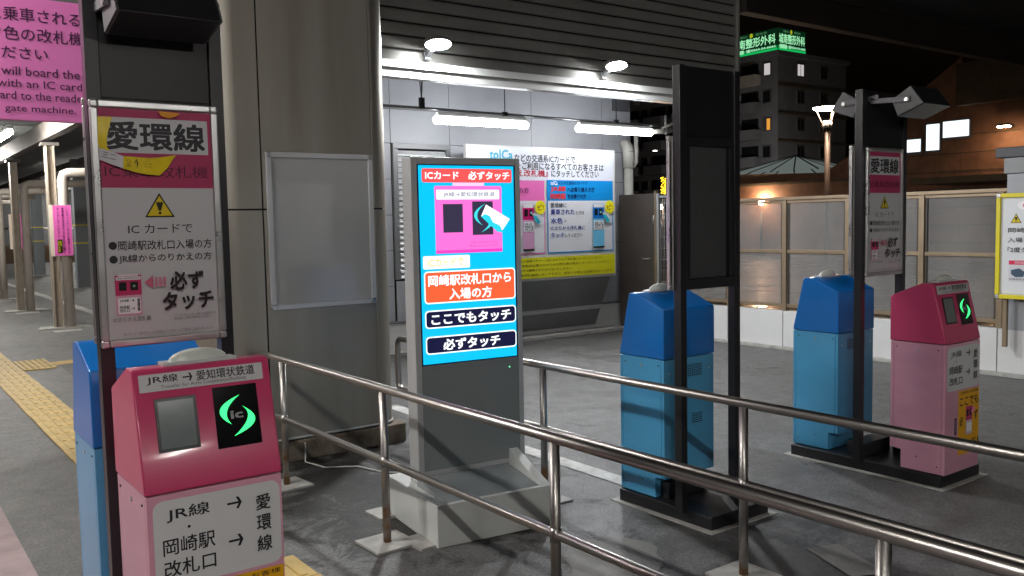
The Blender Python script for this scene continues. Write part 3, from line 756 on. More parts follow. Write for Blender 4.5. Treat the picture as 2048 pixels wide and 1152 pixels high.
# ================================================================== STATION BUILDING
bd = thing('station_building', 'pale panelled station building behind the kiosk, with a slatted metal fascia and louvred shutter', 'building')
WY = 9.7
mb = MB(); mb.box(3.4, 9.40, WY + .02, 14.0, 0, 4.5); mb.build('wall', M['seam'], bd)
rows = [0.40, .84, 1.28, 1.72, 2.16, 2.60, 3.04, 3.48, 3.92, 4.36]
cols_ = [3.42, 4.60, 5.36, 6.22, 7.55, 8.85, 9.40]
def wallp(x0, x1, z0, z1):
    mb = MB(); mb.box(x0 + .003, x1 - .003, WY, WY + .019, z0 + .003, z1 - .003); mb.build('wall_panel', M['wallp'], bd, .0015)
for i in range(len(cols_) - 1):
    for j in range(len(rows) - 1):
        if i == 2 and j < 5: continue
        wallp(cols_[i], cols_[i + 1], rows[j], rows[j + 1])
for j in range(len(rows) - 1):
    mb = MB(); mb.box(9.401, 9.42, WY + .003, WY + .6, rows[j] + .003, rows[j + 1] - .003); mb.build('wall_panel', M['wallp'], bd, .0015)
mb = MB(); mb.box(3.42, 9.43, WY - .04, WY + .018, 0, .375); mb.build('skirting', M['white_wall'], bd, .004)
mb = MB(); mb.box(3.42, 9.44, WY - .055, WY + .018, .376, .40); mb.build('skirting_ledge', M['grey_metal'], bd, .003)
mb = MB(); mb.box(3.42, 9.44, WY - .30, WY - .041, 0, .05); mb.build('kerb', M['conc_lt'], bd, .006)
# louvre and cabinet doors
mb = MB(); mb.box(5.37, 6.21, WY - .04, WY + .01, 2.535, 2.60); mb.build('louvre_head', M['grey_metal'], bd, .003)
for x in (5.37, 6.14): mb = MB(); mb.box(x, x + .065, WY - .04, WY + .01, .92, 2.534); mb.build('louvre_jamb', M['grey_metal'], bd, .003)
slm = MB(); slm.prism_x([(-.035, 0), (-.035, .012), (0, .066), (0, .05)][::-1], 0, .70); slo = slm.build('louvre_slat', M['alu_dull'], bd, loc=(5.437, WY, .93))
for k in range(1, 23): inst(slo.data, 'louvre_slat', bd, (5.437, WY, .93 + k * .069))
for (a, b) in ((5.38, 5.785), (5.795, 6.20)):
    mb = MB(); mb.box(a, b, WY - .02, WY, .40, .90); mb.build('cabinet_door', M['wallp'], bd, .004)
mb = MB(); mb.box(5.66, 5.70, WY - .045, WY - .021, .55, .78); mb.build('door_handle', M['grey_metal'], bd, .006)
# horizontal wall conduit and bands
mb = MB(); mb.tube([(3.45, WY - .03, 3.02), (9.2, WY - .03, 3.02)], .012, 8); mb.build('conduit', M['grey_metal'], bd)
mb = MB(); mb.box(9.05, 9.39, WY - .03, WY - .002, 3.2, 3.7); mb.build('dark_wall_box', M['slate'], bd, .004)
# ceiling between fascia and wall
mb = MB(); mb.box(3.30, 9.5, 7.08, 14.0, 4.51, 4.60); mb.build('porch_ceiling', M['wallp'], bd)
# fascia
FX0, FX1 = 3.25, 8.54
mb = MB(); mb.box(FX0, FX1, 7.03, 7.07, 2.96, 4.6); mb.build('fascia_backing', M['seam'], bd)
z = 3.045; k = 0
while z < 4.55:
    mb = MB(); mb.prism_x([(7.0, z + .002), (7.0, z + .092), (7.016, z + .104), (7.029, z + .104), (7.029, z + .002)][::-1], FX0, FX1 - .002); mb.build('fascia_slat', M['slat'], bd, .0015)
    z += .118
mb = MB(); mb.box(FX0, FX1, 6.93, 7.029, 2.975, 3.04); mb.build('fascia_trim', M['trim'], bd, .004)
mb = MB(); mb.box(FX0, FX1, 6.955, 7.07, 2.895, 2.972); mb.build('fascia_drip', M['trim'], bd, .004)
mb = MB(); mb.box(FX1 - .001, FX1 + .035, 6.97, 7.07, 2.90, 4.6); mb.build('fascia_end', M['slat'], bd, .003)

# sloping box below the information board
ib = thing('information_board', 'large white wall board with pink and blue panels and yellow strip behind the kiosk', 'sign board', (0, 9.30, 0))
mb = MB(); mb.box(6.20, 8.72, .0, .06, .815, 2.585); bo = mb.build('board', M['white_wall'], ib, .003)
mb = MB(); mb.prism_x([(.02, .79), (.34, .10), (.34, .812), (.02, .812)], 6.20, 8.62); mb.build('sloping_casing', M['grey_metal'], ib, .003)
mb = MB(); mb.prism_x([(.235, .36), (.225, .38), (.20, .40), (.19, .385), (.215, .34)][::-1], 6.21, 8.61); mb.build('casing_rib', M['alu_dull'], ib)
P = Print(.4, step=.0008)
P.rect(6.23, 2.15, 8.69, 2.56, (214, 218, 230)); 
P.text('toICa', 6.56, 2.41, 6.92, 2.53, (70, 170, 200), .05)
P.text('などの交通系ICカードで', 6.95, 2.385, 7.985, 2.485, INK, .035)
P.text('をご利用になるすべてのお客さまは', 6.97, 2.285, 8.50, 2.385, INK, .035)
P.text('『ICのりかえ改札機』', 6.45, 2.195, 7.50, 2.285, (180, 36, 60), .035); P.text('にタッチしてください', 7.56, 2.195, 8.405, 2.285, INK, .035)
P.rect(6.26, 1.173, 7.435, 2.145, (226, 110, 180)); P.rect(6.275, 1.19, 7.42, 1.878, (220, 222, 228))
P.rect(7.475, 1.173, 8.670, 2.155, (20, 140, 214)); P.rect(7.49, 1.19, 8.652, 1.878, (220, 222, 228))
P.text('toICa', 7.54, 2.09, 7.66, 2.14, (240, 240, 240), .04); P.text('などの交通系ICカードで', 7.67, 2.095, 8.19, 2.142, (20, 40, 90), .01)
P.text('JR線', 7.54, 1.995, 7.80, 2.072, (226, 60, 60), .05); P.text('へお乗り換えの方', 7.83, 1.995, 8.32, 2.062, (16, 24, 80), .03)
P.text('岡崎駅', 7.53, 1.900, 7.80, 1.975, (226, 60, 60), .05); P.text('でお降りの方', 7.83, 1.905, 8.16, 1.968, (16, 24, 80), .03)
P.text('愛環線に', 7.53, 1.785, 7.81, 1.848, (30, 34, 60), .02); P.text('乗車された', 7.53, 1.690, 7.945, 1.765, (40, 50, 150), .03); P.text('ときは', 7.97, 1.690, 8.12, 1.740, INK)
P.text('水色', 7.527, 1.572, 7.735, 1.648, (40, 60, 160), .03); P.text('の', 7.755, 1.58, 7.80, 1.622, INK)
P.text('ICのりかえ改札機に', 7.525, 1.482, 8.13, 1.540, (40, 50, 130), .015); P.text('タッチ', 7.523, 1.385, 7.76, 1.450, (40, 60, 160), .03); P.text('してください', 7.775, 1.388, 8.085, 1.436, INK, .01)
P.text('岡崎駅', 6.34, 1.98, 6.60, 2.06, (60, 20, 60), .03); P.text('から乗車の方', 6.62, 1.98, 7.16, 2.05, (40, 20, 50), .02)
P.text('ピンク色の', 6.33, 1.70, 6.75, 1.78, (190, 40, 120), .03); P.text('ICのりかえ改札機に\nタッチしてください', 6.33, 1.42, 6.95, 1.60, INK, .01)
def board_machine(x0, x1, top, low, lo):
    P.rect(x0, 1.222, x1, 1.84, low); P.rect(x0, 1.222, x1, 1.245, (24, 24, 30)); P.rect(x0, 1.63, x1, 1.815, top); P.rect(x0 + .01, 1.785, x1 - .01, 1.835, (220, 220, 224))
    P.rect(x0 + .025, 1.675, x0 + .085, 1.765, (16, 16, 22)); P.rect(x0 + .11, 1.675, x1 - .03, 1.765, (16, 16, 22)); P.disc(x0 + .14, 1.72, .018, (150, 180, 190))
    P.rect(x0 + .01, 1.475, x1 - .01, 1.60, (228, 230, 234)); P.text('JR線→愛\n岡崎駅 環\n改札口 線', x0 + .02, 1.485, x1 - .02, 1.59, INK, .01)
board_machine(7.05, 7.236, (200, 20, 110), (214, 160, 200), 0); board_machine(8.270, 8.476, (20, 110, 190), (110, 190, 228), 0)
for cx in (7.335, 8.575):
    P.disc(cx, 1.79, .088, (236, 226, 40), .092); P.text('ピ!', cx - .048, 1.755, cx + .052, 1.825, (150, 90, 20), .03, .15)
    P.poly([(cx - .14, 1.715), (cx - .02, 1.70), (cx + .05, 1.60), (cx - .04, 1.565), (cx - .11, 1.64)], (205, 212, 216)); P.poly([(cx - .13, 1.69), (cx - .07, 1.68), (cx, 1.60), (cx - .04, 1.565), (cx - .11, 1.64)], (40, 170, 190))
P.rect(6.26, .855, 8.662, 1.128, (226, 222, 40))
for k, s_ in enumerate(('※チャージが必要な場合は入金機でチャージ後にICのりかえ改札機にタッチしてください', '※お客さまは改札口の自動改札機とICのりかえ改札機の両方にタッチしてください', '※複数枚のカードを利用時は連携の引き去りはいたしません', '※そのまま簡単駅の自動改札機等にタッチすると、実際とは異なる金額がICカードから')):
    P.text(s_, 6.45, 1.070 - k * .062, (8.42, 8.55, 7.85, 8.60)[k], 1.105 - k * .062, (120, 106, 20), .006)
P.build('board_print', bo, front_mtx(-.001))

# fluorescent battens on a conduit, hung from rods
TY = 8.6
cd = thing('lamp_conduit', 'dark conduit hung on rods that carries the two fluorescent tubes', 'conduit', (0, TY, 0))
mb = MB(); mb.tube([(3.5, 0, 2.895), (9.0, 0, 2.865)], .014, 8); mb.build('conduit_pipe', M['grey_metal'], cd)
for (x, v) in ((5.16, True), (6.30, False), (8.1, False)):
    if v:
        for (dx) in (-.16, 0, .12):
            mb = MB(); mb.tube([(x, 0, 2.98), (x + dx, 0, 4.5)], .005, 6); mb.build('hanger_rod', M['black'], cd)
        mb = MB(); mb.box(x - .03, x + .03, -.02, .02, 2.88, 3.0); mb.build('hanger_clamp', M['black'], cd, .004)
    else:
        mb = MB(); mb.tube([(x, 0, 2.90), (x, 0, 4.5)], .006, 6); mb.build('hanger_rod', M['black'], cd)
        mb = MB(); mb.box(x - .03, x + .03, -.02, .02, 2.86, 2.91); mb.build('hanger_clamp', M['black'], cd, .004)
for (xa, xb, lb) in ((5.31, 6.64, 'left glowing fluorescent tube lamp above the information board, just right of the pillar'), (7.41, 8.75, 'right glowing fluorescent tube lamp, ending above the downpipe')):
    t = thing('fluorescent_lamp', lb, 'tube lamp', ((xa + xb) / 2, TY, 2.765), 0, 'tube lamps under the porch')
    h_ = (xb - xa) / 2
    mb = MB(); mb.tube([(-h_, 0, 0), (-h_ + .02, 0, 0), (h_ - .02, 0, 0), (h_, 0, 0)], [.022, .042, .042, .022], 14); mb.build('tube_cover', M['tube'], t)
    mb = MB(); mb.box(-h_ + .04, h_ - .04, -.03, .03, .045, .085); mb.build('lamp_housing', M['trim'], t, .004)
# floodlights on the fascia
for (x, lb) in ((4.249, 'left floodlight on the slatted fascia, beside the pillar'), (6.391, 'right floodlight on the slatted fascia, above the kiosk right edge')):
    t = thing('floodlight', lb, 'floodlight', (x, 6.76, 3.15), 0, 'floodlights on the fascia'); t.rotation_euler = (-.42, 0, 0)
    mb = MB(); mb.prism_z([(.132 * math.cos(a) , .085 * math.sin(a)) for a in [2 * PI * k / 20 for k in range(20)]], .028, .07, True); mb.build('housing', M['slat'], t, .006)
    mb = MB(); mb.dome((0, 0, 0), .125, .08, .004, 20, 5); mb.v = [(a, b, .0265 - c) for a, b, c in mb.v]; mb.f = [f[::-1] for f in mb.f]; mb.build('lens', M['flood'], t)
    mb = MB(); mb.box(-.02, .02, .11, .215, .03, .07); mb.build('mounting_arm', M['grey_metal'], t, .004)
    mb = MB(); mb.box(-.03, .03, .20, .222, .01, .09); mb.build('mounting_plate', M['grey_metal'], t, .003)
# downpipe at the corner
dp = thing('downpipe', 'ivory drainpipe running down the right corner of the building beside the board', 'drainpipe', (9.26, WY - .12, 0))
mb = MB(); mb.tube([(0, 0, 0), (0, 0, 2.48)], .068, 18); mb.build('pipe', M['pipe'], dp)
mb = MB(); mb.tube([(0, 0, 2.36), (0, 0, 2.56), (0, .02, 2.66), (0, .10, 2.75)], .084, 18); mb.build('pipe_socket', M['pipe'], dp)
mb = MB(); mb.tube([(.0, -.02, 2.40), (.08, -.03, 2.40), (.125, -.03, 2.45), (.13, -.03, 2.60), (.13, -.03, 2.86)], .032, 12); mb.build('branch_pipe', M['pipe'], dp)
for z_ in (2.58, 1.62, .62):
    mb = MB(); mb.tube([(0, 0, z_), (0, 0, z_ + .025)], .078, 18); mb.build('pipe_bracket', M['grey_metal'], dp)
# cables looping at the corner
mb = MB(); mb.tube([(8.76, 8.62, 2.79), (9.0, 8.62, 2.80), (9.4, 8.62, 2.87), (9.9, 8.62, 2.93)], .035, 10)
mb.tube([(8.95, 8.6, 2.84), (9.2, 8.6, 2.92), (9.35, 8.6, 3.05), (9.42, 8.6, 3.3)], .02, 8)
mb.tube([(9.02, 8.6, 2.76), (9.02, 8.6, 3.02)], .018, 8)
tag(mb.build('cable_duct', M['pipe'], None), 'pale pipes branching off to the right of the second tube lamp', 'pipe')

# ================================================================== CANOPY ABOVE
mb = MB(); mb.box(-6, 26, -6, 6.88, 4.36, 4.46); struct('station_canopy', mb, M['roof_under'])
mb = MB(); mb.box(8.60, 26, 6.90, 7.06, 4.02, 4.34)
tag(mb.build('canopy_edge_beam', M['dark_beam'], None, .01), 'dim brown canopy edge beam crossing the black sky at upper right', 'beam')

# ================================================================== GATE, FENCE
gd = thing('gate_door', 'brown steel door with lever handle right of the drainpipe', 'door', (9.03, 0, 0))
mb = MB(); mb.box(0, .04, 8.84, 9.55, .02, 1.965); mb.build('door_leaf', M['brown_door'], gd, .004)
mb = MB(); mb.box(-.01, .05, 8.80, 8.835, 0, 2.0); mb.build('door_frame', M['tan'], gd, .003)
mb = MB(); mb.tube([(-.002, 8.92, 1.05), (-.05, 8.92, 1.05), (-.055, 9.03, 1.05)], .011, 10); mb.build('handle', M['alu'], gd)
for z_ in (.45, 1.6): mb = MB(); mb.tube([(-.012, 8.845, z_ - .06), (-.012, 8.845, z_ + .06)], .008, 8); mb.build('hinge', M['alu'], gd)
mf = thing('mesh_fence', 'galvanised wire mesh panel between the brown door and the black stand', 'fence', (9.03, 0, 0))
for y in (8.78, 8.48): mb = MB(); mb.box(0, .05, y - .022, y + .022, 0, 1.96); mb.build('post', M['galv'], mf, .003)
for (a, b) in ((1.90, 1.93), (.12, .15)): mb = MB(); mb.box(.01, .04, 8.505, 8.755, a, b); mb.build('crossbar', M['galv'], mf, .002)
vw = MB(); vw.tube([(.025, 0, .151), (.025, 0, 1.899)], .0035, 5); vwo = vw.build('upright_wire', M['galv'], mf, loc=(0, 8.53, 0))
for k in range(1, 7): inst(vwo.data, 'upright_wire', mf, (0, 8.53 + k * .034, 0))
hw = MB(); hw.tube([(.02, 8.505, 0), (.02, 8.755, 0)], .0035, 5); hwo = hw.build('cross_wire', M['galv'], mf, loc=(0, 0, .27))
for k in range(1, 11): inst(hwo.data, 'cross_wire', mf, (0, 0, .27 + k * .155))
wb = thing('fence_base_wall', 'low white concrete wall under the frosted fence', 'wall', (9.03, 0, 0))
ys = [8.42, 7.53, 6.68, 5.83, 4.965, 4.16, 3.3, 2.4, 1.5, .6, -.3, -1.2, -2.1]
for i in range(len(ys) - 1):
    mb = MB(); mb.box(-.02, .12, ys[i + 1] + .004, ys[i] - .004, .0, .463); mb.build('wall_block', M['white_wall'], wb, .005)
mb = MB(); mb.box(-.10, -.021, -2.1, 8.44, 0, .035); mb.build('footing', M['conc_lt'], wb, .005)
fe = thing('frosted_fence', 'bronze framed fence of frosted grey panes on the low white wall', 'fence', (9.03, 0, 0))
for i in range(len(ys) - 1):
    y1_, y0_ = ys[i], ys[i + 1]
    mb = MB(); mb.box(.0, .07, y1_ - .030, y1_ + .030, .468, 1.80); mb.build('post', M['tan'], fe, .003)
    for (za, zb, e_) in ((1.165, 1.205, 0), (.508, .548, 0), (1.765, 1.798, 0)):
        mb = MB(); mb.box(.015, .055, y0_ + .031, y1_ - .031, za, zb); mb.build('crossbar', M['tan'], fe, .003)
    for yy in (y0_ + .031, y1_ - .056):
        mb = MB(); mb.box(.018, .052, yy, yy + .025, .549, 1.764); mb.build('pane_bead', mat('dark_gasket', (.05, .04, .03), .5), fe)
    for (za, zb) in ((.549, 1.164), (1.206, 1.764)):
        mb = MB(); mb.box(.032, .038, y0_ + .057, y1_ - .057, za, zb); mb.build('pane', M['frost'], fe)
mb = MB(); mb.box(-.01, .08, -2.1, 8.45, 1.80, 1.838); mb.build('top_rail', M['tan'], fe, .004)

# yellow framed notice board and booth at the right edge
yb = thing('yellow_notice_board', 'white notice board with bright yellow frame cut by the right edge of the photo', 'notice board', (8.90, 4.130, 0), -PI / 2)
f = snap_frame(yb, 'board_frame', 0, .86, .772, 1.782, 0, rw=.040, railmat=M['yframe'], d=.03)
P = Print(.3)
def yz(z_): return .772 + (z_ - .870) * 1.14
def yu(x_): return (x_ - 7.545) * .70
P.rect(.040, yz(.917), .82, yz(1.708), (226, 228, 232)); P.disc(yu(7.90), yz(1.652), .06, (246, 246, 248), .040); P.disc(yu(7.92), yz(1.652), .026, (236, 120, 130), .025)
P.tri_warn(yu(7.80), yz(1.507), yz(1.587), .050)
P.text('岡崎駅改札口から', yu(7.70), yz(1.428), .74, yz(1.468), INK, .01); P.text('入場されるお客さまは', yu(7.70), yz(1.345), .79, yz(1.387), INK, .01); P.text('「2度タッチ」が必要です', yu(7.70), yz(1.262), .79, yz(1.305), INK, .02)
P.rr(yu(7.72), yz(1.02), yu(8.16), yz(1.195), .006, (214, 214, 220)); P.rect(yu(7.72), yz(1.160), yu(8.16), yz(1.195), (214, 50, 90)); P.text('岡崎駅', yu(7.80), yz(1.166), yu(7.98), yz(1.189), (240, 230, 235))
P.poly([(yu(7.75), yz(1.115)), (yu(7.86), yz(1.13)), (yu(7.93), yz(1.10)), (yu(7.91), yz(1.06)), (yu(7.81), yz(1.055)), (yu(7.75), yz(1.08))], (70, 90, 110)); P.text('自動改札機', yu(7.73), yz(1.032), yu(7.95), yz(1.046), INK)
P.build('notice_print', f, front_mtx(-.0092))
for x in (.06, .76): mb = MB(); mb.box(x, x + .04, .009, .05, .30, 1.0); mb.build('mounting_bar', M['tan'], yb, .003)

bt = thing('grey_booth', 'grey panelled booth with dark slate roof edge at the far right', 'booth', (9.04, 0, 0))
for (a, b) in ((3.1, 4.10), (2.1, 3.09), (1.1, 2.09)):
    mb = MB(); mb.box(-.03, 0, a + .004, b - .004, .0, 1.97); mb.build('wall_panel', M['wallp'], bt, .004)
mb = MB(); mb.box(.002, 2.0, 1.1, 4.09, 0, 2.1); mb.build('booth_wall', M['wallp'], bt)
mb = MB(); mb.box(-.05, -.003, 1.1, 4.12, 1.975, 2.125); mb.build('wall_band', M['grey_metal'], bt, .003)
mb = MB(); mb.box(-.08, 2.1, 1.0, 4.19, 2.128, 2.225); mb.build('roof_edge', M['slate'], bt, .01)

# ================================================================== BACKDROP BUILDINGS
ap = thing('apartment_building', 'dark seven storey apartment block in the night behind, with a green roof sign', 'building', (80, 60, 0))
mb = MB(); mb.box(0, 12.5, 0, 26, 0, 18.7); mb.build('wall', M['apart'], ap)
mb = MB(); mb.box(-.3, 12.8, -.3, 26.3, 18.71, 19.2); mb.build('parapet', M['apart'], ap)
fl = 2.93
for k in range(6):
    zb = 1.2 + fl * k
    for j in range(5):
        y0_ = .9 + j * 4.6
        lit = {(5, 0): 'win_dim', (3, 0): 'win_warm'}.get((k, j))
        mb = MB(); mb.box(-.12, -.004, y0_ - .1, y0_ + 1.0, zb + .9, zb + 2.3); wf = mb.build('window', M['slate'], ap)
        m_ = M[lit] if lit else M['dglass']
        mb = MB(); mb.box(-.14, -.121, y0_ + .0, y0_ + (.75 if lit == 'win_dim' else .42 if lit else .9), zb + 1.0, zb + 2.2); mb.build('pane', m_, wf)
        mb = MB(); mb.box(-1.2, -.125, y0_ + 1.2, y0_ + 4.2, zb, zb + 1.1); mb.build('balcony', M['apart_lt'] if (k, j) in ((5, 0), (4, 1)) else M['apart'], ap)
        mb = MB(); mb.box(-.12, -.004, y0_ + 1.6, y0_ + 3.8, zb + 1.12, zb + 2.3); mb.build('window', M['dglass'], ap)
    for j, x0_ in enumerate((3.3, 7.5)):
        lit = {(5, 0): 'win_dim', (4, 0): None}.get((k, j))
        mb = MB(); mb.box(x0_ - .08, x0_ + 1.12, -.12, -.004, zb + .9, zb + 2.3); wf = mb.build('window', M['slate'], ap)
        for (a, b) in ((0, .46), (.58, 1.04)):
            mb = MB(); mb.box(x0_ + a, x0_ + b, -.14, -.121, zb + 1.0, zb + 2.2); mb.build('pane', M[lit] if lit else M['dglass'], wf)
    mb = MB(); mb.box(-.2, 12.6, -.18, -.122, zb - .35, zb - .15); mb.build('floor_band', M['darkbrick'], ap)
# green roof sign (two lit faces)
rs = thing('roof_sign', 'glowing green clinic sign wrapping the roof corner of the apartment block', 'sign', (80, 60, 19.3))
GD = (2, 70, 30)
for nm, mt, Wd in (('sign_face', left_mtx(-.02, 6.3, 0), 6.3), ('sign_face', front_mtx(-.02), 4.75)):
    P = Print(.4, .5, .01)
    P.rect(0, 0, Wd, 2.3, (0, 52, 26), .35); P.rect(0, 0, Wd, .5, (0, 120, 56), .7); P.rect(0, 0, Wd, .22, (20, 160, 80), .9)
    q = Wd / 6.3
    P.text('城南整形外科', .15 * q, .75, 6.05 * q, 1.75, (150, 226, 170), .03, e=.85)
    P.disc(2.9 * q, 2.02, .22 * q, (190, 200, 40), .24); P.text('医療法人', 1.1 * q, 1.9, 2.4 * q, 2.14, (90, 150, 100), .01); P.text('愛知会', 3.5 * q, 1.9, 5.0 * q, 2.14, (90, 150, 100), .01)
    P.rr(.15 * q, .2, 1.95 * q, .62, .18, (150, 226, 170), .7); P.text('☎0564-54-6666', 2.2 * q, .26, 6.1 * q, .58, (170, 236, 190), .03, e=.8)
    P.build(nm, rs, mt, .02)
mb = MB(); mb.box(0, 4.75, 0, .3, 0, 2.3); mb.box(0, .3, .31, 6.3, 0, 2.3); mb.build('sign_box', M['slate'], rs)

# orange-brown hall with gable and lit windows
bh = thing('brick_hall', 'orange brown brick hall with a sloping gable and three lit white windows', 'building', (30, 0, 0))
def plane_x(pts, x0, x1, m_, nm='wall'):
    mb = MB(); mb.prism_x([(y, z) for y, z in pts], x0, x1); return mb.build(nm, m_, bh)
plane_x([(15.15, 0), (19.3, 0), (19.3, 4.0), (15.15, 6.82)], 0, 8, M['brick'])
plane_x([(2, 0), (15.14, 0), (15.14, 6.6), (2, 6.3)], .0, 8, M['brick'])
mb = MB(); mb.box(-.5, -.003, 2, 15.1, 5.15, 6.5); mb.build('upper_storey', M['darkbrick'], bh)
mb = MB(); mb.box(-2.6, -.01, 11.0, 15.5, 2.55, 2.75); mb.build('eave', M['darkbrick'], bh)
for z_ in (.6, 1.2, 1.8, 2.4, 3.0, 3.6, 4.2):
    mb = MB(); mb.box(-.02, -.002, 13.25, 19.3, z_, z_ + .04); mb.build('brick_course', M['darkbrick'], bh)
for (y0_, y1_, z0_, z1_) in ((16.52, 17.16, 3.77, 4.20), (15.86, 16.31, 3.78, 4.66), (14.86, 15.73, 4.17, 4.70)):
    mb = MB(); mb.box(-.06, -.021, y0_ - .06, y1_ + .06, z0_ - .08, z1_ + .05); fr = mb.build('window', M['slate'], bh)
    mb = MB(); mb.box(-.075, -.061, y0_, y1_, z0_, z1_); mb.build('pane', M['win_white'], fr)
    mb = MB(); mb.box(-.082, -.076, y0_ + .02, y0_ + (y1_ - y0_) * .5, z0_ + (.02 if z1_ - z0_ > .6 else .22), z0_ + (.30 if z1_ - z0_ > .6 else .38)); mb.build('ceiling_lamp', emit('bright_interior_lamp', (.9, 1, 1), 2.2), fr)
lw = thing('low_brick_wing', 'low orange brown wall in front of the apartment block, carrying the glass pyramid', 'building', (30, 0, 0))
mb = MB(); mb.prism_x([(19.4, 0), (27, 0), (27, 3.5), (20.5, 3.27), (19.4, 3.85)], .2, 5); mb.build('wall', M['brick'], lw)
mb = MB(); mb.box(.12, .19, 19.4, 27, 2.9, 3.0); mb.build('coping', M['darkbrick'], lw)
gp = thing('glass_pyramid', 'dim glass pyramid skylight on the low brown wing', 'skylight', (33, 22.6, 3.52))
apx = (0, 1.2, .72); cs = [(-1.6, -1.0, 0), (1.6, -1.0, 0), (1.6, 3.6, 0), (-1.6, 3.6, 0)]
for i in range(4):
    a, b = cs[i], cs[(i + 1) % 4]; mb = MB(); mb.add([a, b, apx], [(0, 1, 2)]); mb.build('pane', M['skyl'], gp)
    n_ = 4 if i in (3, 1) else 3
    for k in range(n_ + 1):
        p_ = [a[j] + (b[j] - a[j]) * k / n_ for j in range(3)]; mb = MB(); mb.tube([p_, apx], .035, 5); mb.build('glazing_bar', M['slate'], gp)

# street lamps; the two behind the wing are unseen additions
def street_lamp(label, x, y, zt, m_, cup=True, r=.33, power=0):
    t = thing('street_lamp', label, 'street lamp', (x, y, 0), group='street lamps beyond the fence')
    mb = MB(); mb.tube([(0, 0, 0), (0, 0, zt - .45)], .06, 10); mb.build('pole', mat('dark_brown_pole', (.05, .035, .028), .5), t)
    if cup:
        mb = MB(); mb.tube([(0, 0, zt - .46), (0, 0, zt - .30)], .10, 12); mb.build('collar', M['alu_dull'], t)
        for a in (0, 2.1, 4.2):
            mb = MB(); mb.tube([(.05 * math.cos(a), .05 * math.sin(a), zt - .75), (.12 * math.cos(a), .12 * math.sin(a), zt - .35), (r * .8 * math.cos(a), r * .8 * math.sin(a), zt)], .014, 6); mb.build('strut', mat('dark_brown_pole', (.05, .035, .028), .5), t)
        mb = MB(); mb.tube([(0, 0, zt), (0, 0, zt + .05), (0, 0, zt + .09)], [r, r * 1.0, r * .6], 20); mb.build('lamp_cap', M['slate'], t)
        mb = MB(); mb.tube([(0, 0, zt - .035), (0, 0, zt - .004)], [r * .9, r * .97], 20); mb.build('lamp_glass', m_, t)
    else:
        mb = MB(); mb.dome((0, 0, zt - .1), r, r, r, 12, 4); mb.dome((0, 0, zt - .1), r, r, -r, 12, 4); mb.build('lamp_glass', m_, t)
    return t
street_lamp('tall disc headed street lamp with pinkish glow, left of the distant black stand', 18, 12.14, 4.06, M['sodium'])
street_lamp('small bright orange lamp seen through the frosted fence', 30, 23.3, 2.30, M['sodium_small'], False, .12)
street_lamp('orange lamp shining through the wire mesh panel', 18, 17.40, 2.05, M['sodium_small'], False, .075)
t = street_lamp('added hidden lamp behind the low brown wing, lighting the apartment block', 58, 40.5, 4.6, M['sodium_small'], False, .30)  # unseen lamp, added to brighten the apartment facade
t = street_lamp('added hidden white lamp behind the wing, lighting the apartment block from its foot', 70, 55, 5.0, M['added_white'], False, .30)  # second unseen lamp, added for more light on the apartments
for (yy, zz, lb) in ((13.45, 4.32, 'warm wall lamp on the brown hall at the right edge'),):
    t = thing('wall_lamp', lb, 'wall lamp', (29.3, yy, zz))
    mb = MB(); mb.box(-.10, .10, -.16, .16, -.04, -.004); mb.build('lamp_glass', emit('dim_warm_lamp_glow', (1.0, .62, .34), 110.0), t)
    mb = MB(); mb.box(-.12, .14, -.18, .18, 0, .07); mb.build('lamp_cover', M['slate'], t, .005)
    mb = MB(); mb.box(.14, .62, -.03, .03, 0, .05); mb.build('lamp_arm', M['slate'], t)
t = thing('light_column', 'narrow column of yellow string lights above the wire mesh panel', 'light decoration', (18, 17.26, 0))
mb = MB(); mb.tube([(0, 0, 0), (0, 0, 2.3)], .03, 6); mb.build('pole', M['slate'], t)
for k in range(26):
    a = k * 2.4 + random.random(); q = random.uniform(.008, .018); mb = MB(); mb.box(-q, q, -q, q, -q, q); o = mb.build('bulb', M['yellow_lights'], t, loc=(.05 * math.cos(a), .055 * math.sin(a), 2.31 + k * .0175))
mb = MB(); mb.dome((0, 0, 0), .07, .07, .03, 10, 3); 
o = tag(mb.build('distant_lamp', emit('far_white_lamp', (.9, .95, 1), 3), None, loc=(18, 17.57, 3.49)), 'tiny white lamp high in the dark right of the drainpipe', 'lamp')

# ================================================================== LEFT PLATFORM
def column(y, label, sign=False, X=2.6):
    t = thing('platform_column', label, 'column', (X, y, 0), group='cream steel columns along the platform')
    mb = MB(); mb.box(0, .018, -.10, .10, .02, 3.0); mb.box(.018, .112, -.006, .006, .02, 3.0); mb.box(.112, .13, -.10, .10, .02, 3.0); mb.build('steel_section', M['flange'], t)
    mb = MB(); mb.tube([(.225, -.10, .02), (.225, -.10, 2.46), (.245, -.10, 2.53), (.32, -.10, 2.56), (1.6, -.10, 2.60)], .080, 16); mb.build('drainpipe', M['cream'], t)
    mb = MB(); mb.prism_z([(-.28, -.22), (.56, -.22), (.46, .2), (-.18, .2)], 0, .02); mb.build('base_plate', M['conc_lt'], t)
    mb = MB(); mb.box(-.02, .32, -.34, -.23, 0, .012); 
    mb = MB(); mb.box(-.12, .30, -.75, -.45, 0.0, .008); mb.build('floor_cover', M['conc_lt'], t)
    mb = MB(); mb.box(-.06, .20, -.12, .12, 3.0, 3.05); mb.build('cap_plate', M['beam'], t)
    return t
for y, lb in ((16.3, 'nearest cream platform column with its drainpipe, bearing the pink vertical notice'), (20.4, 'second cream platform column from the near one, bare shafted'), (24.3, 'third cream platform column, at the left edge of the photo'),
              (28.4, 'fourth cream platform column, partly hidden at left'), (32.5, 'farthest cream platform column')):
    column(y, lb)
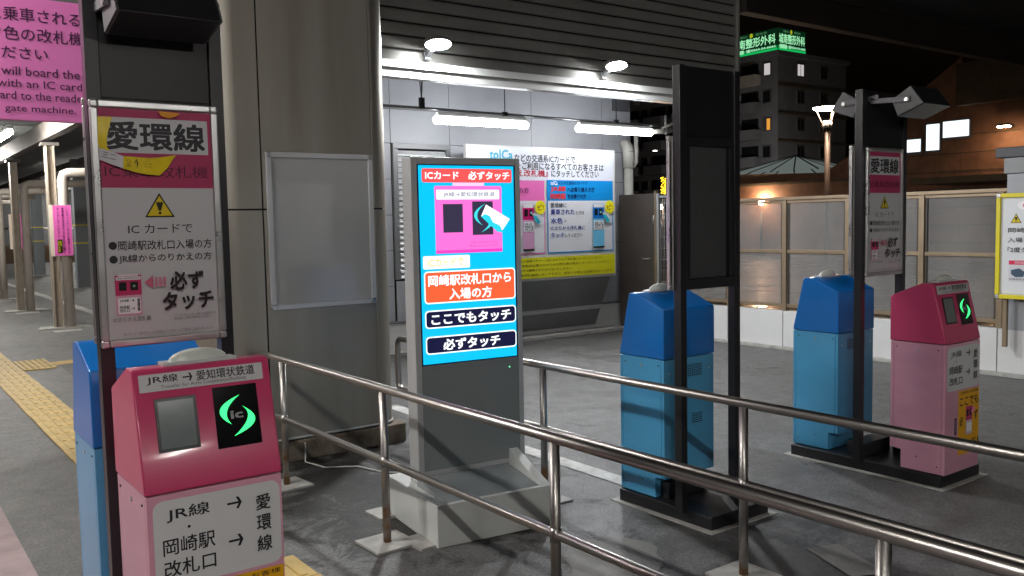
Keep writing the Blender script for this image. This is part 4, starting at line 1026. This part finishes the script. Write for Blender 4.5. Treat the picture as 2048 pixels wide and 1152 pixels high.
def vsign(y, x, lb):
    t = thing('vertical_notice', lb, 'notice', (x, y, 0), group='pink vertical notices on the columns')
    mb = MB(); mb.box(-.03, .305, -.012, 0, 1.20, 2.03); bo_ = mb.build('board', M['trim'], t)
    P = Print(.4, step=.001); P.rect(.03, 1.205, .300, 2.025, (232, 110, 190)); P.rect(-.025, 1.205, .03, 2.025, (232, 214, 196))
    P.text('I\nC\nカ\nー\nド\nで\nこ\nち\nら\nに\n乗\n車\nさ\nれ\nる', .225, 1.24, .262, 1.99, (120, 30, 90), .03); P.text('愛\n環\n線\nの\n方\nは\nピ\nン\nク\n色\nの\n改\n札\n機\nに', .155, 1.24, .192, 1.99, (120, 30, 90), .03)
    P.text('タ\nッ\nチ\nし\nて\nく\nだ\nさ\nい', .085, 1.50, .120, 1.99, (120, 30, 90), .03); P.rect(.075, 1.25, .15, 1.47, (50, 44, 16)); P.text('乗り換え\n注意', .08, 1.27, .145, 1.45, (220, 210, 40), .02, 0)
    P.build('notice_print', bo_, front_mtx(-.013))
vsign(16.07, 2.60, 'pink vertical notice on the nearest cream platform column')
vsign(24.06, 3.02, 'smaller pink vertical notice farther down the platform at the left edge')
# grey columns of the second row
for (x, y, lb) in ((5.15, 27.3, 'grey column of the back row, nearest the foreground poster stand'), (5.45, 36.5, 'grey column of the back row, farther left'), (6.6, 33.0, 'grey column of the back row between the other two')):
    t = thing('grey_column', lb, 'column', (x, y, 0), group='grey columns of the back row')
    mb = MB(); mb.box(-.16, .16, -.16, .16, .02, 3.6); mb.build('shaft', mat('blue_grey_column', (.20, .22, .24), .5), t)
    mb = MB(); mb.box(-.45, .45, -.35, .35, 0, .02); mb.build('base_plate', M['conc_lt'], t)
    for z_ in (1.25, 1.75): mb = MB(); mb.box(-.17, .17, -.17, .17, z_, z_ + .03); mb.build('yellow_band', M['yframe'], t)
# platform canopy: deck, purlins, cross beams
mb = MB(); mb.box(-8, 3.38, 7.2, 60, 3.75, 3.85); mb.box(3.38, 12, 14.2, 60, 3.75, 3.85); struct('platform_canopy', mb, M['canopy'])
for y, lb in zip((16.3, 20.4, 24.3, 28.4, 32.5), ('first', 'second', 'third', 'fourth', 'fifth')):
    t = thing('canopy_beam', lb + ' cross beam under the platform canopy, counted from the near column', 'beam', (0, y, 0), group='cross beams under the platform canopy')
    mb = MB()
    mb.prism_x([(-.06, 0), (.06, 0), (.06, .02), (.008, .02), (.008, .30), (.06, .30), (.06, .32), (-.06, .32), (-.06, .30), (-.008, .30), (-.008, .02), (-.06, .02)][::-1], -7, 11)
    for i, v in enumerate(mb.v): mb.v[i] = (v[0], v[1], v[2] + 3.06 + abs(v[0] - 2.65) * .085 if abs(v[0] - 2.65) > 0 else 3.06)
    mb.v = [(a, b, min(c, 3.748)) for a, b, c in mb.v]
    mb.build('steel_beam', M['beam'], t)
for x, lb in ((2.66, 'long beam over the row of cream columns'), (.2, 'long purlin left of the cream columns'), (-2.2, 'long purlin far left under the canopy'), (5.2, 'long beam over the back row of grey columns')):
    mb = MB(); mb.box(x - .07, x + .07, 15.5 if x > 3 else 9.5, 50, 3.10 if x == 2.66 else 3.42, 3.38 if x == 2.66 else 3.60)
    tag(mb.build('canopy_purlin', M['beam'], None, .006), lb, 'beam', 'long beams under the platform canopy')
# far end wall
mb = MB(); mb.box(4.0, 24, 52, 52.2, 0, 3.7); tag(mb.build('platform_end_wall', mat('dull_grey_panel_wall', (.16, .165, .17), .7, 0, .3, 1.0), None), 'dull grey wall closing the far end of the platform', 'wall')
mb = MB()
hr = thing('far_barrier', 'low brown barrier with pale rail at the far end of the platform', 'barrier', (0, 46, 0))
for k in range(9): mb = MB(); mb.box(5 + k * 1.6, 6.5 + k * 1.6, 0, .05, .2, 1.0); mb.build('board', mat('brown_barrier_board', (.22, .15, .10), .7), hr)
mb = MB(); mb.tube([(4.5, 0, 1.75), (20, 0, 1.75)], .05, 8); mb.build('rail', M['cream'], hr)

# hanging pink sign at top left
hs = thing('hanging_sign', 'large pink hanging sign with Japanese and English text, cut by the top left corner', 'sign', (0, 5.0, 0))
mb = MB(); mb.box(-.75, 1.008, 0, .035, 2.152, 2.752); bo_ = mb.build('board', mat('pink_sign_board', lin((232, 124, 196)), .4), hs, .003)
P = Print(.4, step=.0007)
TX = (70, 34, 72)
P.text('に乗車される', .585, 2.633, .995, 2.700, TX, .012); P.text('ピンク色の改札機', .44, 2.539, 1.006, 2.605, TX, .012); P.text('ください', .575, 2.451, .836, 2.508, TX, .012)
P.text('who will board the', .50, 2.370, .979, 2.412, TX, .012); P.text('with an IC card,', .608, 2.306, 1.001, 2.350, TX, .012); P.text('card to the reader', .595, 2.252, 1.006, 2.292, TX, .012); P.text('gate machine.', .635, 2.184, .951, 2.226, TX, .012)
o = P.build('sign_lettering', bo_, front_mtx(-.001))
for x in (-.4, .7): mb = MB(); mb.tube([(x, .017, 2.753), (x, .017, 4.36)], .01, 8); mb.build('hanger_rod', M['alu'], hs)

# ceiling luminaires of the platform (the row that is seen lit at left continues overhead)
def plat_lamp(x, y, z, lb, along=True):
    t = thing('platform_light', lb, 'ceiling light', (x, y, z), group='fluorescent lights in a row over the platform')
    L_ = .62
    a, b = ((.06, L_) if along else (L_, .06))
    mb = MB(); mb.tube([(-a, 0, -.03), (a, 0, -.03)] if not along else [(0, -b, -.03), (0, b, -.03)], .042, 12); mb.build('diffuser', M['platlamp'], t)
    mb = MB(); mb.box(-a * .6, a * .6, -b - .02, b + .02, .016, .06); mb.build('housing', M['trim'], t, .004)
    return t
for (x, y, z, lb) in ((1.95, 15.6, 3.1, 'nearest lit platform light, at the left edge just below the pink hanging sign'), (1.95, 21.5, 3.1, 'second platform light of the left row, hidden by the near beams'),
                      (1.95, 27.5, 3.1, 'third platform light of the left row'), (1.95, 34, 3.1, 'fourth and farthest platform light of the left row'),
                      (6.9, 31.5, 3.1, 'platform light seen between the cream and grey columns'), (9.5, 50.0, 3.1, 'tiny platform light at the far end wall, right one'), (7.6, 46.0, 3.1, 'tiny platform light at the far end, left one')):
    plat_lamp(x, y, z, lb)
for (x, y, lb) in ((.3, 9.8, 'overhead light beside the platform, beyond the pillar'), (-.9, 4.6, 'overhead light left of the foreground machines'), (-.7, -1.6, 'overhead light left of the viewer'), (-.7, -5.2, 'overhead light behind the viewer, left one'), (3.0, -5.4, 'overhead light behind the viewer, right one'), (-4.4, 7.0, 'overhead light far left over the pink paving')):
    plat_lamp(x, y, 3.55, lb)
